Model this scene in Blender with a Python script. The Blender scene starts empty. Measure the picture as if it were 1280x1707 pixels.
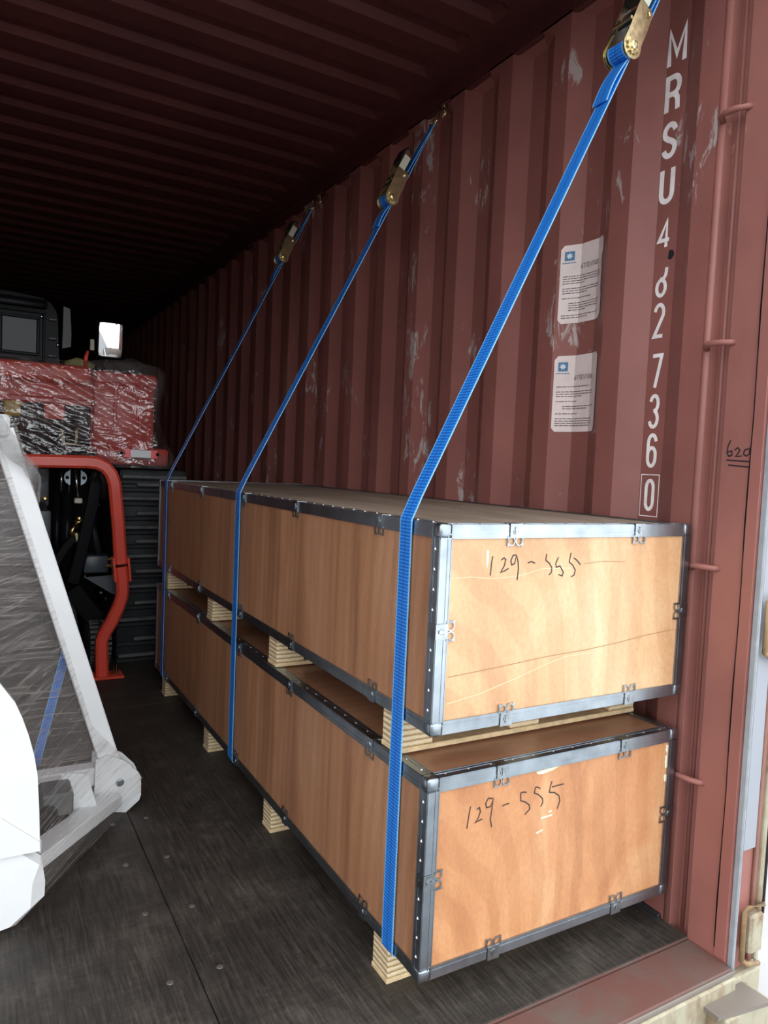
import bpy, bmesh, math, random
from mathutils import Vector, Matrix, noise

random.seed(7)
SC = bpy.context.scene
COL = SC.collection

# ---------------------------------------------------------------- camera
CAM = Vector((-1.6036, -1.151, 1.1597))
YAW, PITCH, ROLL, FPX = math.radians(30.0107), math.radians(3.4411), math.radians(2.5027), 1201.84
fw = Vector((math.sin(YAW)*math.cos(PITCH), math.cos(YAW)*math.cos(PITCH), -math.sin(PITCH)))
rt = Vector((math.cos(YAW), -math.sin(YAW), 0))
up = rt.cross(fw)
rt2 = rt*math.cos(ROLL) + up*math.sin(ROLL)
up2 = -rt*math.sin(ROLL) + up*math.cos(ROLL)
cd = bpy.data.cameras.new('camera')
cd.sensor_fit = 'VERTICAL'; cd.sensor_height = 36.0; cd.lens = FPX/1707*36.0
cd.clip_start = 0.02; cd.clip_end = 200
co = bpy.data.objects.new('camera', cd); COL.objects.link(co)
co.matrix_world = Matrix(((rt2.x, up2.x, -fw.x, CAM.x), (rt2.y, up2.y, -fw.y, CAM.y), (rt2.z, up2.z, -fw.z, CAM.z), (0, 0, 0, 1)))
SC.camera = co

# ---------------------------------------------------------------- world, light, exposure
w = bpy.data.worlds.new('overcast_sky'); SC.world = w; w.use_nodes = True
bg = w.node_tree.nodes['Background']
bg.inputs[0].default_value = (0.93, 0.97, 1.0, 1)
bg.inputs[1].default_value = 1.0
SC.view_settings.view_transform = 'Standard'
SC.view_settings.look = 'None'
SC.view_settings.gamma = 1.0
SC.view_settings.exposure = 1.55
SC.view_settings.use_curve_mapping = False
try:
    SC.cycles.max_bounces = 10; SC.cycles.diffuse_bounces = 5; SC.cycles.transparent_max_bounces = 16
except Exception:
    pass
# ---------------------------------------------------------------- materials
def new_mat(name):
    m = bpy.data.materials.new(name); m.use_nodes = True
    nt = m.node_tree; b = nt.nodes['Principled BSDF']
    return m, nt, b

def N(nt, t, **kw):
    n = nt.nodes.new(t)
    for k, v in kw.items(): setattr(n, k, v)
    return n

def coords(nt, scale=(1, 1, 1), kind='Object', rot=(0, 0, 0)):
    tc = N(nt, 'ShaderNodeTexCoord'); mp = N(nt, 'ShaderNodeMapping')
    mp.inputs['Scale'].default_value = scale; mp.inputs['Rotation'].default_value = rot
    nt.links.new(tc.outputs[kind], mp.inputs['Vector'])
    return mp.outputs['Vector']

def noise_n(nt, vec, scale, detail=4, rough=0.55, dist=0.0):
    n = N(nt, 'ShaderNodeTexNoise'); n.inputs['Scale'].default_value = scale
    n.inputs['Detail'].default_value = detail; n.inputs['Roughness'].default_value = rough
    n.inputs['Distortion'].default_value = dist
    nt.links.new(vec, n.inputs['Vector']); return n.outputs[0]

def ramp(nt, fac, stops):
    r = N(nt, 'ShaderNodeValToRGB'); e = r.color_ramp.elements
    while len(e) < len(stops): e.new(0.5)
    for i, (p, c) in enumerate(stops):
        e[i].position = p; e[i].color = c if len(c) == 4 else (*c, 1)
    nt.links.new(fac, r.inputs[0]); return r.outputs[0]

def mixc(nt, fac, a, b, mode='MIX'):
    m = N(nt, 'ShaderNodeMix', data_type='RGBA', blend_type=mode)
    for s, v in ((0, fac), (6, a), (7, b)):
        if isinstance(v, (int, float)): m.inputs[s].default_value = v
        elif isinstance(v, tuple): m.inputs[s].default_value = v if len(v) == 4 else (*v, 1)
        else: nt.links.new(v, m.inputs[s])
    return m.outputs[2]

def bump(nt, b, h, strength=0.3, dist=0.01):
    n = N(nt, 'ShaderNodeBump'); n.inputs['Strength'].default_value = strength; n.inputs['Distance'].default_value = dist
    nt.links.new(h, n.inputs['Height']); nt.links.new(n.outputs[0], b.inputs['Normal'])

def plain(name, col, rough=0.5, metal=0.0, var=0.0, scale=20, bmp=0.0, spec=0.5):
    m, nt, b = new_mat(name)
    b.inputs['Base Color'].default_value = (*col, 1); b.inputs['Roughness'].default_value = rough
    b.inputs['Metallic'].default_value = metal; b.inputs['Specular IOR Level'].default_value = spec
    if var or bmp:
        v = coords(nt); n = noise_n(nt, v, scale)
        if var:
            lo = tuple(c*(1-var) for c in col); hi = tuple(min(1, c*(1+var)) for c in col)
            nt.links.new(ramp(nt, n, [(0.3, lo), (0.7, hi)]), b.inputs['Base Color'])
        if bmp: bump(nt, b, n, bmp, 0.005)
    return m

M = {}
def paint_red(name, base, scuff, rough=0.42, amount=0.66):
    m, nt, b = new_mat(name)
    v = coords(nt)
    big = noise_n(nt, v, 2.2, 5, 0.6)
    c = ramp(nt, big, [(0.3, tuple(x*0.84 for x in base)), (0.7, tuple(min(1, x*1.14) for x in base))])
    fine = noise_n(nt, coords(nt, (1, 1, 0.35)), 22, 6, 0.7, 0.6)
    patch = noise_n(nt, coords(nt, (1, 1, 0.55)), 3.1, 3, 0.5)
    mul = N(nt, 'ShaderNodeMath', operation='MULTIPLY'); nt.links.new(fine, mul.inputs[0]); nt.links.new(patch, mul.inputs[1])
    mask = ramp(nt, mul.outputs[0], [(amount*0.56, (0, 0, 0)), (amount*0.56+0.035, (1, 1, 1))])
    c = mixc(nt, mask, c, scuff)
    # long thin scratches
    wv = coords(nt, (9, 9, 1.2), rot=(0.25, 0.1, 0))
    sc = noise_n(nt, wv, 9, 2, 0.5, 2.0)
    line = ramp(nt, sc, [(0.497, (0, 0, 0)), (0.5, (1, 1, 1)), (0.503, (0, 0, 0))])
    pm = N(nt, 'ShaderNodeMath', operation='MULTIPLY'); nt.links.new(line, pm.inputs[0])
    nt.links.new(ramp(nt, patch, [(0.52, (0, 0, 0)), (0.62, (1, 1, 1))]), pm.inputs[1])
    c = mixc(nt, pm.outputs[0], c, (0.36, 0.16, 0.12))
    nt.links.new(c, b.inputs['Base Color'])
    r = ramp(nt, fine, [(0.3, (rough-0.06,)*3), (0.75, (rough+0.18,)*3)])
    nt.links.new(r, b.inputs['Roughness'])
    bump(nt, b, big, 0.12, 0.02)
    return m
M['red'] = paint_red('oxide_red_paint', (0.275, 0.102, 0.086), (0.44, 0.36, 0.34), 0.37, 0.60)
M['red_shaded'] = paint_red('oxide_red_paint_shaded', (0.085, 0.0195, 0.0175), (0.14, 0.07, 0.055), 0.6, 0.9)  # same oxide red as the walls, with the roof's shade put into the colour
M['red_post'] = paint_red('oxide_red_paint_post', (0.305, 0.118, 0.098), (0.42, 0.22, 0.16), 0.45, 0.70)

def wood(name, c0, c1, c2, grain=(1, 1, 1), rough=0.42, swirl=2.0, bands=0.6, scale=1.0):
    """plywood veneer: soft figure stretched along one axis plus fine pores"""
    m, nt, b = new_mat(name)
    v = coords(nt, grain)
    fig = noise_n(nt, v, 3.0*scale, 5, 0.55, swirl)
    c = ramp(nt, fig, [(0.28, c0), (0.5, c1), (0.72, c2)])
    fine = noise_n(nt, coords(nt, tuple(g*3 for g in grain)), 34*scale, 3, 0.6)
    c = mixc(nt, 0.22, c, ramp(nt, fine, [(0.3, (0.35, 0.3, 0.26)), (0.7, (1, 1, 1))]), 'MULTIPLY')
    wv = N(nt, 'ShaderNodeTexWave', wave_type='RINGS', rings_direction='SPHERICAL')
    wv.inputs['Scale'].default_value = 3.6*scale; wv.inputs['Distortion'].default_value = 7.0; wv.inputs['Detail'].default_value = 3
    wv.inputs['Detail Scale'].default_value = 0.8
    nt.links.new(coords(nt, tuple(g*0.8 for g in grain)), wv.inputs['Vector'])
    c = mixc(nt, 0.30, c, ramp(nt, wv.outputs[1], [(0.35, (0.72, 0.62, 0.55)), (0.6, (1, 1, 1))]), 'MULTIPLY')
    if bands:
        bn = noise_n(nt, coords(nt, (3.5, 3.5, 0.05)), 1.7, 3, 0.7)
        c = mixc(nt, bands, c, ramp(nt, bn, [(0.36, (0.66, 0.6, 0.58)), (0.5, (1, 1, 1)), (0.66, (1.0, 0.97, 0.93))]), 'MULTIPLY')
    nt.links.new(c, b.inputs['Base Color'])
    b.inputs['Roughness'].default_value = rough
    bump(nt, b, fine, 0.08, 0.003)
    return m
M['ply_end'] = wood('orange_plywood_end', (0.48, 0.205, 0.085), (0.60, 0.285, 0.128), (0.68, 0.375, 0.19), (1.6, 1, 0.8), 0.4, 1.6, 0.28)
M['ply_end_glare'] = wood('plywood_end_with_glare', (0.56, 0.30, 0.15), (0.70, 0.42, 0.22), (0.80, 0.57, 0.34), (1.2, 1, 0.7), 0.33, 0.8, 0.15)  # cream glare on the upper crate's end is put into the veneer colour
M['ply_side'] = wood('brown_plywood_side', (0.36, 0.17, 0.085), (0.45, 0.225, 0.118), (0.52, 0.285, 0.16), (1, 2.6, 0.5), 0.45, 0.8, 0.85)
M['ply_top'] = wood('dusty_plywood_top', (0.20, 0.145, 0.105), (0.28, 0.215, 0.16), (0.35, 0.28, 0.22), (2.5, 0.5, 1), 0.7, 0.8, 0)
M['ply_lid'] = wood('smooth_plywood_lid', (0.30, 0.14, 0.08), (0.35, 0.17, 0.095), (0.40, 0.21, 0.12), (0.7, 2.5, 1), 0.36, 0.5, 0)

def foot_mat():
    m, nt, b = new_mat('laminated_plywood_foot')
    z = coords(nt, (1, 1, 1))
    wv = N(nt, 'ShaderNodeTexWave', wave_type='BANDS', bands_direction='Z')
    wv.inputs['Scale'].default_value = 24; wv.inputs['Distortion'].default_value = 1.1; wv.inputs['Detail Scale'].default_value = 3
    nt.links.new(z, wv.inputs['Vector'])
    c = ramp(nt, wv.outputs[1], [(0.0, (0.36, 0.22, 0.10)), (0.16, (0.66, 0.49, 0.27)), (0.55, (0.80, 0.65, 0.40)), (0.8, (0.85, 0.73, 0.50))])
    n = noise_n(nt, coords(nt, (1, 1, 3)), 60, 4, 0.7)
    c = mixc(nt, 0.35, c, ramp(nt, n, [(0.3, (0.6, 0.5, 0.4)), (0.6, (1, 1, 1))]), 'MULTIPLY')
    nt.links.new(c, b.inputs['Base Color']); b.inputs['Roughness'].default_value = 0.75
    bump(nt, b, wv.outputs[1], 0.4, 0.004)
    return m
M['foot'] = foot_mat()
M['pale_wood'] = plain('pale_runner_wood', (0.72, 0.55, 0.32), 0.7, 0, 0.2, 30)

def floor_mat():
    m, nt, b = new_mat('worn_dark_plywood_floor')
    v = coords(nt)
    big = noise_n(nt, v, 2.6, 6, 0.65, 0.5)
    fib = noise_n(nt, coords(nt, (38, 2.2, 1)), 3.2, 6, 0.72, 0.3)
    cross = noise_n(nt, coords(nt, (3, 30, 1), rot=(0, 0, 0.15)), 3, 4, 0.7)
    c = ramp(nt, big, [(0.25, (0.020, 0.017, 0.015)), (0.5, (0.040, 0.034, 0.029)), (0.75, (0.075, 0.064, 0.054))])
    c = mixc(nt, 0.75, c, ramp(nt, fib, [(0.32, (0.22, 0.21, 0.20)), (0.52, (1, 1, 1)), (0.70, (2.5, 2.4, 2.3))]), 'MULTIPLY')
    c = mixc(nt, 0.35, c, ramp(nt, cross, [(0.35, (0.5, 0.5, 0.5)), (0.62, (1.35, 1.3, 1.25))]), 'MULTIPLY')
    dust = noise_n(nt, v, 7, 8, 0.8)
    c = mixc(nt, ramp(nt, dust, [(0.52, (0, 0, 0)), (0.70, (0.55, 0.55, 0.55))]), c, (0.12, 0.103, 0.088))
    nt.links.new(c, b.inputs['Base Color'])
    nt.links.new(ramp(nt, fib, [(0.3, (0.5,)*3), (0.7, (0.72,)*3)]), b.inputs['Roughness'])
    bump(nt, b, fib, 0.45, 0.004)
    return m
M['floor'] = floor_mat()

def rusty(name, base, rust=(0.16, 0.07, 0.03), amt=0.5, rough=0.55, scale=6):
    m, nt, b = new_mat(name)
    n = noise_n(nt, coords(nt, (1, 1, 0.5)), scale, 8, 0.72, 0.3)
    c = ramp(nt, n, [(amt, base), (amt+0.1, tuple(0.55*x+0.45*y for x, y in zip(base, rust))), (amt+0.2, rust)])
    nt.links.new(c, b.inputs['Base Color']); b.inputs['Roughness'].default_value = rough
    bump(nt, b, n, 0.2, 0.004)
    return m
M['grey_paint'] = rusty('pale_grey_outer_paint', (0.30, 0.32, 0.36), amt=0.62, scale=5)
M['cream_rust'] = rusty('cream_and_rust_paint', (0.40, 0.37, 0.27), (0.20, 0.10, 0.045), 0.45, 0.6, 9)
M['rust_band'] = rusty('red_brown_band', (0.28, 0.13, 0.10), (0.14, 0.06, 0.03), 0.45)
M['rust_pipe'] = rusty('rust_yellow_pipe', (0.36, 0.24, 0.12), (0.14, 0.07, 0.03), 0.45, 0.6, 14)
M['taupe'] = rusty('taupe_weathered_steel', (0.20, 0.17, 0.145), (0.12, 0.08, 0.06), 0.55)
M['sill'] = rusty('worn_red_sill_steel', (0.150, 0.066, 0.055), (0.13, 0.105, 0.088), 0.42, 0.6, 5)
M['gasket'] = plain('grey_rubber_gasket', (0.30, 0.33, 0.36), 0.5, 0, 0.15)
M['black_rubber'] = plain('black_rubber', (0.015, 0.015, 0.017), 0.6, 0, 0.2)
M['ground'] = plain('pale_concrete_ground', (0.42, 0.42, 0.42), 0.85, 0, 0.12, 3, 0.2)
M['white_print'] = plain('white_stencil_paint', (0.92, 0.84, 0.82), 0.5, 0, 0.12, 25)
M['marker'] = plain('black_marker_ink', (0.012, 0.012, 0.016), 0.6)
M['steel'] = plain('galvanised_steel', (0.36, 0.41, 0.455), 0.32, 1.0, 0.22, 14)
M['steel_dark'] = plain('blue_grey_steel_clip', (0.36, 0.40, 0.43), 0.28, 1.0, 0.2, 40)
M['rivet'] = plain('bright_punched_tang', (0.75, 0.70, 0.64), 0.3, 0.6)
M['zinc'] = plain('yellow_zinc_plate', (0.74, 0.62, 0.36), 0.26, 1.0, 0.25, 60, 0.1)
M['bare_wood'] = plain('chipped_bare_wood', (0.86, 0.74, 0.52), 0.7)
M['crack_pale'] = plain('pale_veneer_crack', (0.80, 0.58, 0.36), 0.5)
M['crack'] = plain('brown_veneer_crack', (0.36, 0.18, 0.08), 0.6)

def webbing():
    m, nt, b = new_mat('blue_polyester_webbing')
    tc = N(nt, 'ShaderNodeUVMap'); sep = N(nt, 'ShaderNodeSeparateXYZ'); nt.links.new(tc.outputs[0], sep.inputs[0])
    mp = N(nt, 'ShaderNodeMapping'); mp.inputs['Scale'].default_value = (1, 1, 1); nt.links.new(tc.outputs[0], mp.inputs[0])
    wv = N(nt, 'ShaderNodeTexWave', wave_type='BANDS', bands_direction='Y'); wv.inputs['Scale'].default_value = 42; wv.inputs['Distortion'].default_value = 0.6
    nt.links.new(mp.outputs[0], wv.inputs[0])
    rib = ramp(nt, wv.outputs[1], [(0.2, (0.008, 0.12, 0.52)), (0.7, (0.025, 0.27, 0.86))])
    # pale selvedge lines and dark centre threads across the width (uv x runs 0..1)
    edge = ramp(nt, sep.outputs[0], [(0.0, (1, 1, 1)), (0.05, (1, 1, 1)), (0.09, (0, 0, 0)), (0.91, (0, 0, 0)), (0.95, (1, 1, 1))])
    c = mixc(nt, edge, rib, (0.20, 0.50, 0.88))
    mid = ramp(nt, sep.outputs[0], [(0.44, (0, 0, 0)), (0.47, (1, 1, 1)), (0.53, (1, 1, 1)), (0.56, (0, 0, 0))])
    mm = N(nt, 'ShaderNodeMath', operation='MULTIPLY'); nt.links.new(mid, mm.inputs[0]); mm.inputs[1].default_value = 0.5
    c = mixc(nt, mm.outputs[0], c, (0.035, 0.05, 0.28))
    nt.links.new(c, b.inputs['Base Color']); b.inputs['Roughness'].default_value = 0.42
    b.inputs['Specular IOR Level'].default_value = 0.5
    bump(nt, b, wv.outputs[1], 0.4, 0.002)
    return m
M['web'] = webbing()
M['black_plastic'] = plain('black_plastic', (0.012, 0.012, 0.013), 0.35)
M['paper'] = plain('pinkish_white_sticker_paper', (0.80, 0.68, 0.65), 0.4, 0, 0.12, 9)
M['print_grey'] = plain('grey_print', (0.12, 0.09, 0.09), 0.6)
M['logo_blue'] = plain('logo_blue_print', (0.07, 0.20, 0.36), 0.5)
M['logo_white'] = plain('logo_white_print', (0.7, 0.74, 0.78), 0.5)
# machines
M['m_red'] = plain('glossy_red_enamel', (0.80, 0.085, 0.05), 0.25, 0, 0.08, 6)
M['m_red2'] = plain('red_sheet_metal', (0.62, 0.06, 0.045), 0.3, 0, 0.1, 4)
M['m_black'] = plain('glossy_black_enamel', (0.006, 0.0065, 0.008), 0.22, spec=0.07)
M['m_dark'] = plain('dark_machinery', (0.006, 0.006, 0.007), 0.5, spec=0.1)
M['m_grey'] = plain('cast_grey_housing', (0.075, 0.078, 0.09), 0.45, 0.2, 0.3, 25, 0.4)
M['m_plate'] = plain('dark_grey_plate', (0.07, 0.082, 0.095), 0.35)
M['rubber'] = plain('black_track_rubber', (0.016, 0.018, 0.021), 0.6, 0, 0.3, 12)
M['lug'] = plain('lit_lug_rubber', (0.11, 0.115, 0.115), 0.6, 0, 0.35, 18)  # paler than the rubber: light caught on lug edges is put into the colour
M['glass'] = plain('dark_cab_glass', (0.010, 0.013, 0.018), 0.08, spec=0.22)
M['mirror'] = plain('mirror_glass', (0.92, 0.94, 0.95), 0.02, 1.0)
M['chrome'] = plain('chrome_rod', (0.75, 0.77, 0.8), 0.12, 1.0)
M['brass'] = plain('yellow_zinc_fitting', (0.60, 0.46, 0.18), 0.25, 1.0, 0.2)
M['pale_bracket'] = plain('pale_blue_white_bracket', (0.62, 0.75, 0.85), 0.35)
M['cream'] = plain('cream_label', (0.58, 0.57, 0.47), 0.4)
M['refl_red'] = plain('red_reflector', (0.85, 0.02, 0.03), 0.2)
M['refl_white'] = plain('silver_reflector', (0.72, 0.74, 0.76), 0.25)
M['yellow'] = plain('pale_yellow_steel', (0.75, 0.66, 0.36), 0.4)
M['amber'] = plain('amber_lamp_lens', (0.55, 0.36, 0.05), 0.25)
M['olive'] = plain('yellow_green_cloth', (0.42, 0.40, 0.17), 0.8, 0, 0.3, 30, 0.6)
M['white'] = plain('white_enamel', (0.82, 0.84, 0.85), 0.35, 0, 0.04, 5)
M['grey_plastic'] = plain('grey_plastic', (0.10, 0.105, 0.105), 0.5)
M['asphalt'] = plain('grey_asphalt_yard', (0.17, 0.17, 0.172), 0.9, 0, 0.2, 8, 0.3)

def film(name, col, lo, hi, uvscale, p0=0.38, p1=0.72, rough=0.2, bumps=0.5, kind='UV', fine=0.0, gloss=0.1, grough=0.12):
    """clear plastic: mostly see-through, milky streaks, and a thin glossy skin"""
    m, nt, b = new_mat(name)
    out = nt.nodes['Material Output']
    v = coords(nt, uvscale, kind)
    n = noise_n(nt, v, 1.0, 8, 0.75, 0.3)
    f = ramp(nt, n, [(p0, (lo,)*3), (p1, (hi,)*3)])
    b.inputs['Base Color'].default_value = (*col, 1); b.inputs['Roughness'].default_value = rough
    tr = N(nt, 'ShaderNodeBsdfTransparent'); mx = N(nt, 'ShaderNodeMixShader')
    nt.links.new(f, mx.inputs[0]); nt.links.new(tr.outputs[0], mx.inputs[1]); nt.links.new(b.outputs[0], mx.inputs[2])
    gl = N(nt, 'ShaderNodeBsdfGlossy'); gl.inputs['Roughness'].default_value = grough
    bn = N(nt, 'ShaderNodeBump'); bn.inputs['Strength'].default_value = bumps; bn.inputs['Distance'].default_value = 0.01
    if fine:
        vo = N(nt, 'ShaderNodeTexVoronoi'); vo.inputs['Scale'].default_value = fine
        nt.links.new(coords(nt, (1, 1, 1), 'Object'), vo.inputs['Vector'])
        cr = noise_n(nt, coords(nt, (5, 5, 17), 'Object', (0, 0.35, 0)), 1.1, 2, 0.5, 1.2)
        ad = N(nt, 'ShaderNodeMath', operation='MULTIPLY_ADD'); nt.links.new(cr, ad.inputs[0]); ad.inputs[1].default_value = 1.1
        vs = N(nt, 'ShaderNodeMath', operation='MULTIPLY'); nt.links.new(vo.outputs[0], vs.inputs[0]); vs.inputs[1].default_value = 0.16
        nt.links.new(vs.outputs[0], ad.inputs[2]); nt.links.new(ad.outputs[0], bn.inputs['Height'])
    else:
        nt.links.new(n, bn.inputs['Height'])
    nt.links.new(bn.outputs[0], gl.inputs['Normal']); nt.links.new(bn.outputs[0], b.inputs['Normal'])
    m2 = N(nt, 'ShaderNodeMixShader'); m2.inputs[0].default_value = gloss
    nt.links.new(mx.outputs[0], m2.inputs[1]); nt.links.new(gl.outputs[0], m2.inputs[2])
    nt.links.new(m2.outputs[0], out.inputs['Surface'])
    return m
M['film'] = film('stretch_film', (0.60, 0.55, 0.52), 0.10, 0.72, (60, 1.1, 1), 0.50, 0.70, 0.3, 0.3, gloss=0.02)
M['bubble'] = film('bubble_wrap', (0.50, 0.45, 0.44), 0.05, 0.42, (5, 3, 9), 0.42, 0.74, 0.2, 1.0, 'Object', 95, gloss=0.17, grough=0.09)
M['bag'] = film('clear_plastic_bag', (0.16, 0.155, 0.15), 0.3, 0.7, (5, 5, 14), 0.35, 0.72, 0.2, 0.6, 'Object', gloss=0.06)

# ---------------------------------------------------------------- mesh helpers
class MB:
    def __init__(s): s.v = []; s.f = []; s.uv = {}
    def add(s, verts, faces):
        o = len(s.v); s.v += [Vector(p) for p in verts]; s.f += [tuple(i+o for i in f) for f in faces]; return s
    def box(s, lo, hi, rot=None, ctr=None):
        x0, y0, z0 = lo; x1, y1, z1 = hi
        vs = [Vector(p) for p in ((x0,y0,z0),(x1,y0,z0),(x1,y1,z0),(x0,y1,z0),(x0,y0,z1),(x1,y0,z1),(x1,y1,z1),(x0,y1,z1))]
        if rot is not None:
            c = Vector(ctr) if ctr else (Vector(lo)+Vector(hi))/2
            vs = [c + rot @ (p-c) for p in vs]
        return s.add(vs, [(0,3,2,1),(4,5,6,7),(0,1,5,4),(1,2,6,5),(2,3,7,6),(3,0,4,7)])
    def bbox(s, lo, hi, b=0.004, seg=1):
        """bevelled box"""
        bm = bmesh.new(); bmesh.ops.create_cube(bm, size=1)
        for v in bm.verts:
            v.co = Vector([lo[i] + (v.co[i]+0.5)*(hi[i]-lo[i]) for i in range(3)])
        bmesh.ops.bevel(bm, geom=bm.edges[:], offset=b, segments=seg, affect='EDGES', profile=0.5)
        bm.verts.index_update()
        s.add([v.co.copy() for v in bm.verts], [[v.index for v in f.verts] for f in bm.faces]); bm.free(); return s
    def obox(s, o, e1, e2, e3, r1, r2, r3):
        """box in an oriented frame"""
        o, e1, e2, e3 = Vector(o), Vector(e1), Vector(e2), Vector(e3)
        vs = [o+e1*a+e2*b+e3*c for c in r3 for b in r2 for a in r1]
        return s.add(vs, [(0,2,3,1),(4,5,7,6),(0,1,5,4),(1,3,7,5),(3,2,6,7),(2,0,4,6)])
    def prism(s, poly, axis, a, b):
        """polygon in the plane normal to axis, extruded from a to b"""
        def P(q, t):
            return {'x': (t, q[0], q[1]), 'y': (q[0], t, q[1]), 'z': (q[0], q[1], t)}[axis]
        n = len(poly)
        vs = [P(q, a) for q in poly] + [P(q, b) for q in poly]
        fs = [tuple(range(n)), tuple(range(2*n-1, n-1, -1))] + [(i, n+i, n+(i+1) % n, (i+1) % n) for i in range(n)]
        return s.add(vs, fs)
    def tube(s, pts, r, n=8, ref=None):
        pts = [Vector(p) for p in pts]; rs = r if isinstance(r, (list, tuple)) else [r]*len(pts)
        rows = []
        ref = Vector(ref) if ref else None
        for i, p in enumerate(pts):
            t = (pts[min(i+1, len(pts)-1)] - pts[max(i-1, 0)]).normalized()
            a = ref if ref is not None else (Vector((0,0,1)) if abs(t.z) < 0.9 else Vector((1,0,0)))
            u = t.cross(a).normalized(); ref = a if ref is not None else u.cross(t)
            v = u.cross(t)
            rows.append([p + (u*math.cos(2*math.pi*k/n) + v*math.sin(2*math.pi*k/n))*rs[i] for k in range(n)])
        vs = [q for r_ in rows for q in r_]; fs = []
        for i in range(len(rows)-1):
            for k in range(n):
                fs.append((i*n+k, i*n+(k+1) % n, (i+1)*n+(k+1) % n, (i+1)*n+k))
        fs.append(tuple(range(n-1, -1, -1))); fs.append(tuple((len(rows)-1)*n+k for k in range(n)))
        return s.add(vs, fs)
    def rsweep(s, pts, hw, hh, side, bev=0.0):
        """rectangular section swept along pts; side = fixed direction of the half-width hh, hw lies in the sweep plane"""
        pts = [Vector(p) for p in pts]; side = Vector(side).normalized(); rows = []
        for i, p in enumerate(pts):
            t = (pts[min(i+1, len(pts)-1)] - pts[max(i-1, 0)]).normalized()
            u = t.cross(side).normalized()
            b = bev
            sec = [(-hw, -hh+b), (-hw+b, -hh), (hw-b, -hh), (hw, -hh+b), (hw, hh-b), (hw-b, hh), (-hw+b, hh), (-hw, hh-b)] if b else [(-hw, -hh), (hw, -hh), (hw, hh), (-hw, hh)]
            rows.append([p + u*a + side*c for a, c in sec])
        n = len(rows[0]); vs = [q for r_ in rows for q in r_]; fs = []
        for i in range(len(rows)-1):
            for k in range(n):
                fs.append((i*n+k, i*n+(k+1) % n, (i+1)*n+(k+1) % n, (i+1)*n+k))
        fs.append(tuple(range(n-1, -1, -1))); fs.append(tuple((len(rows)-1)*n+k for k in range(n)))
        return s.add(vs, fs)
    def lathe(s, p0, axis, prof, n=16):
        """prof: list of (distance along axis, radius)"""
        axis = Vector(axis).normalized(); a = Vector((0,0,1)) if abs(axis.z) < 0.9 else Vector((1,0,0))
        u = axis.cross(a).normalized(); v = axis.cross(u); p0 = Vector(p0); vs = []
        for d, r in prof:
            for k in range(n):
                vs.append(p0 + axis*d + (u*math.cos(2*math.pi*k/n)+v*math.sin(2*math.pi*k/n))*r)
        fs = []
        for i in range(len(prof)-1):
            for k in range(n):
                fs.append((i*n+k, i*n+(k+1) % n, (i+1)*n+(k+1) % n, (i+1)*n+k))
        fs.append(tuple(range(n-1, -1, -1))); fs.append(tuple((len(prof)-1)*n+k for k in range(n)))
        return s.add(vs, fs)
    def ring(s, c, e1, e2, n_, ro, ri, th, k=14):
        c, e1, e2, n_ = Vector(c), Vector(e1), Vector(e2), Vector(n_); vs = []; fs = []
        for i in range(k):
            d = e1*math.cos(2*math.pi*i/k) + e2*math.sin(2*math.pi*i/k)
            vs += [c+d*ro, c+d*ri, c+d*ri+n_*th, c+d*ro+n_*th]
        for i in range(k):
            a, b = i*4, ((i+1) % k)*4
            for j in range(4):
                fs.append((a+j, b+j, b+(j+1) % 4, a+(j+1) % 4))
        return s.add(vs, fs)
    def ribbon(s, rows, closed=False):
        """rows of (left, right) points with uv (0..1, metres)"""
        o = len(s.v); L = 0; prev = None
        for a, b in rows:
            m_ = (Vector(a)+Vector(b))/2
            if prev is not None: L += (m_-prev).length
            prev = m_
            s.uv[len(s.v)] = (0.0, L); s.v.append(Vector(a)); s.uv[len(s.v)] = (1.0, L); s.v.append(Vector(b))
        for i in range(len(rows)-1):
            s.f.append((o+2*i, o+2*i+1, o+2*i+3, o+2*i+2))
        return s
    def build(s, name, mat, parent=None, org=(0, 0, 0), smooth=False, angle=None):
        me = bpy.data.meshes.new(name); og = Vector(org)
        me.from_pydata([tuple(p-og) for p in s.v], [], [tuple(f) for f in s.f])
        if s.uv:
            uvl = me.uv_layers.new(name='UVMap')
            for lp in me.loops: uvl.data[lp.index].uv = s.uv.get(lp.vertex_index, (0, 0))
        else:
            bm = bmesh.new(); bm.from_mesh(me); bmesh.ops.recalc_face_normals(bm, faces=bm.faces[:]); bm.to_mesh(me); bm.free()
        me.materials.append(mat if not isinstance(mat, str) else M[mat])
        if smooth or angle:
            for p in me.polygons: p.use_smooth = True
            if angle: me.set_sharp_from_angle(angle=math.radians(angle))
        me.update()
        ob = bpy.data.objects.new(name, me); COL.objects.link(ob)
        if parent is not None: ob.parent = parent
        return ob

def empty(name, loc=(0, 0, 0), rz=0.0):
    o = bpy.data.objects.new(name, None); o.empty_display_size = 0.1; COL.objects.link(o)
    o.location = loc; o.rotation_euler = (0, 0, rz); return o
def tag(o, label=None, cat=None, group=None, kind=None):
    if label: o['label'] = label
    if cat: o['category'] = cat
    if group: o['group'] = group
    if kind: o['kind'] = kind
    return o
def struct(o, label=None):
    o['kind'] = 'structure'
    if label: o['label'] = label
    return o

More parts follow.
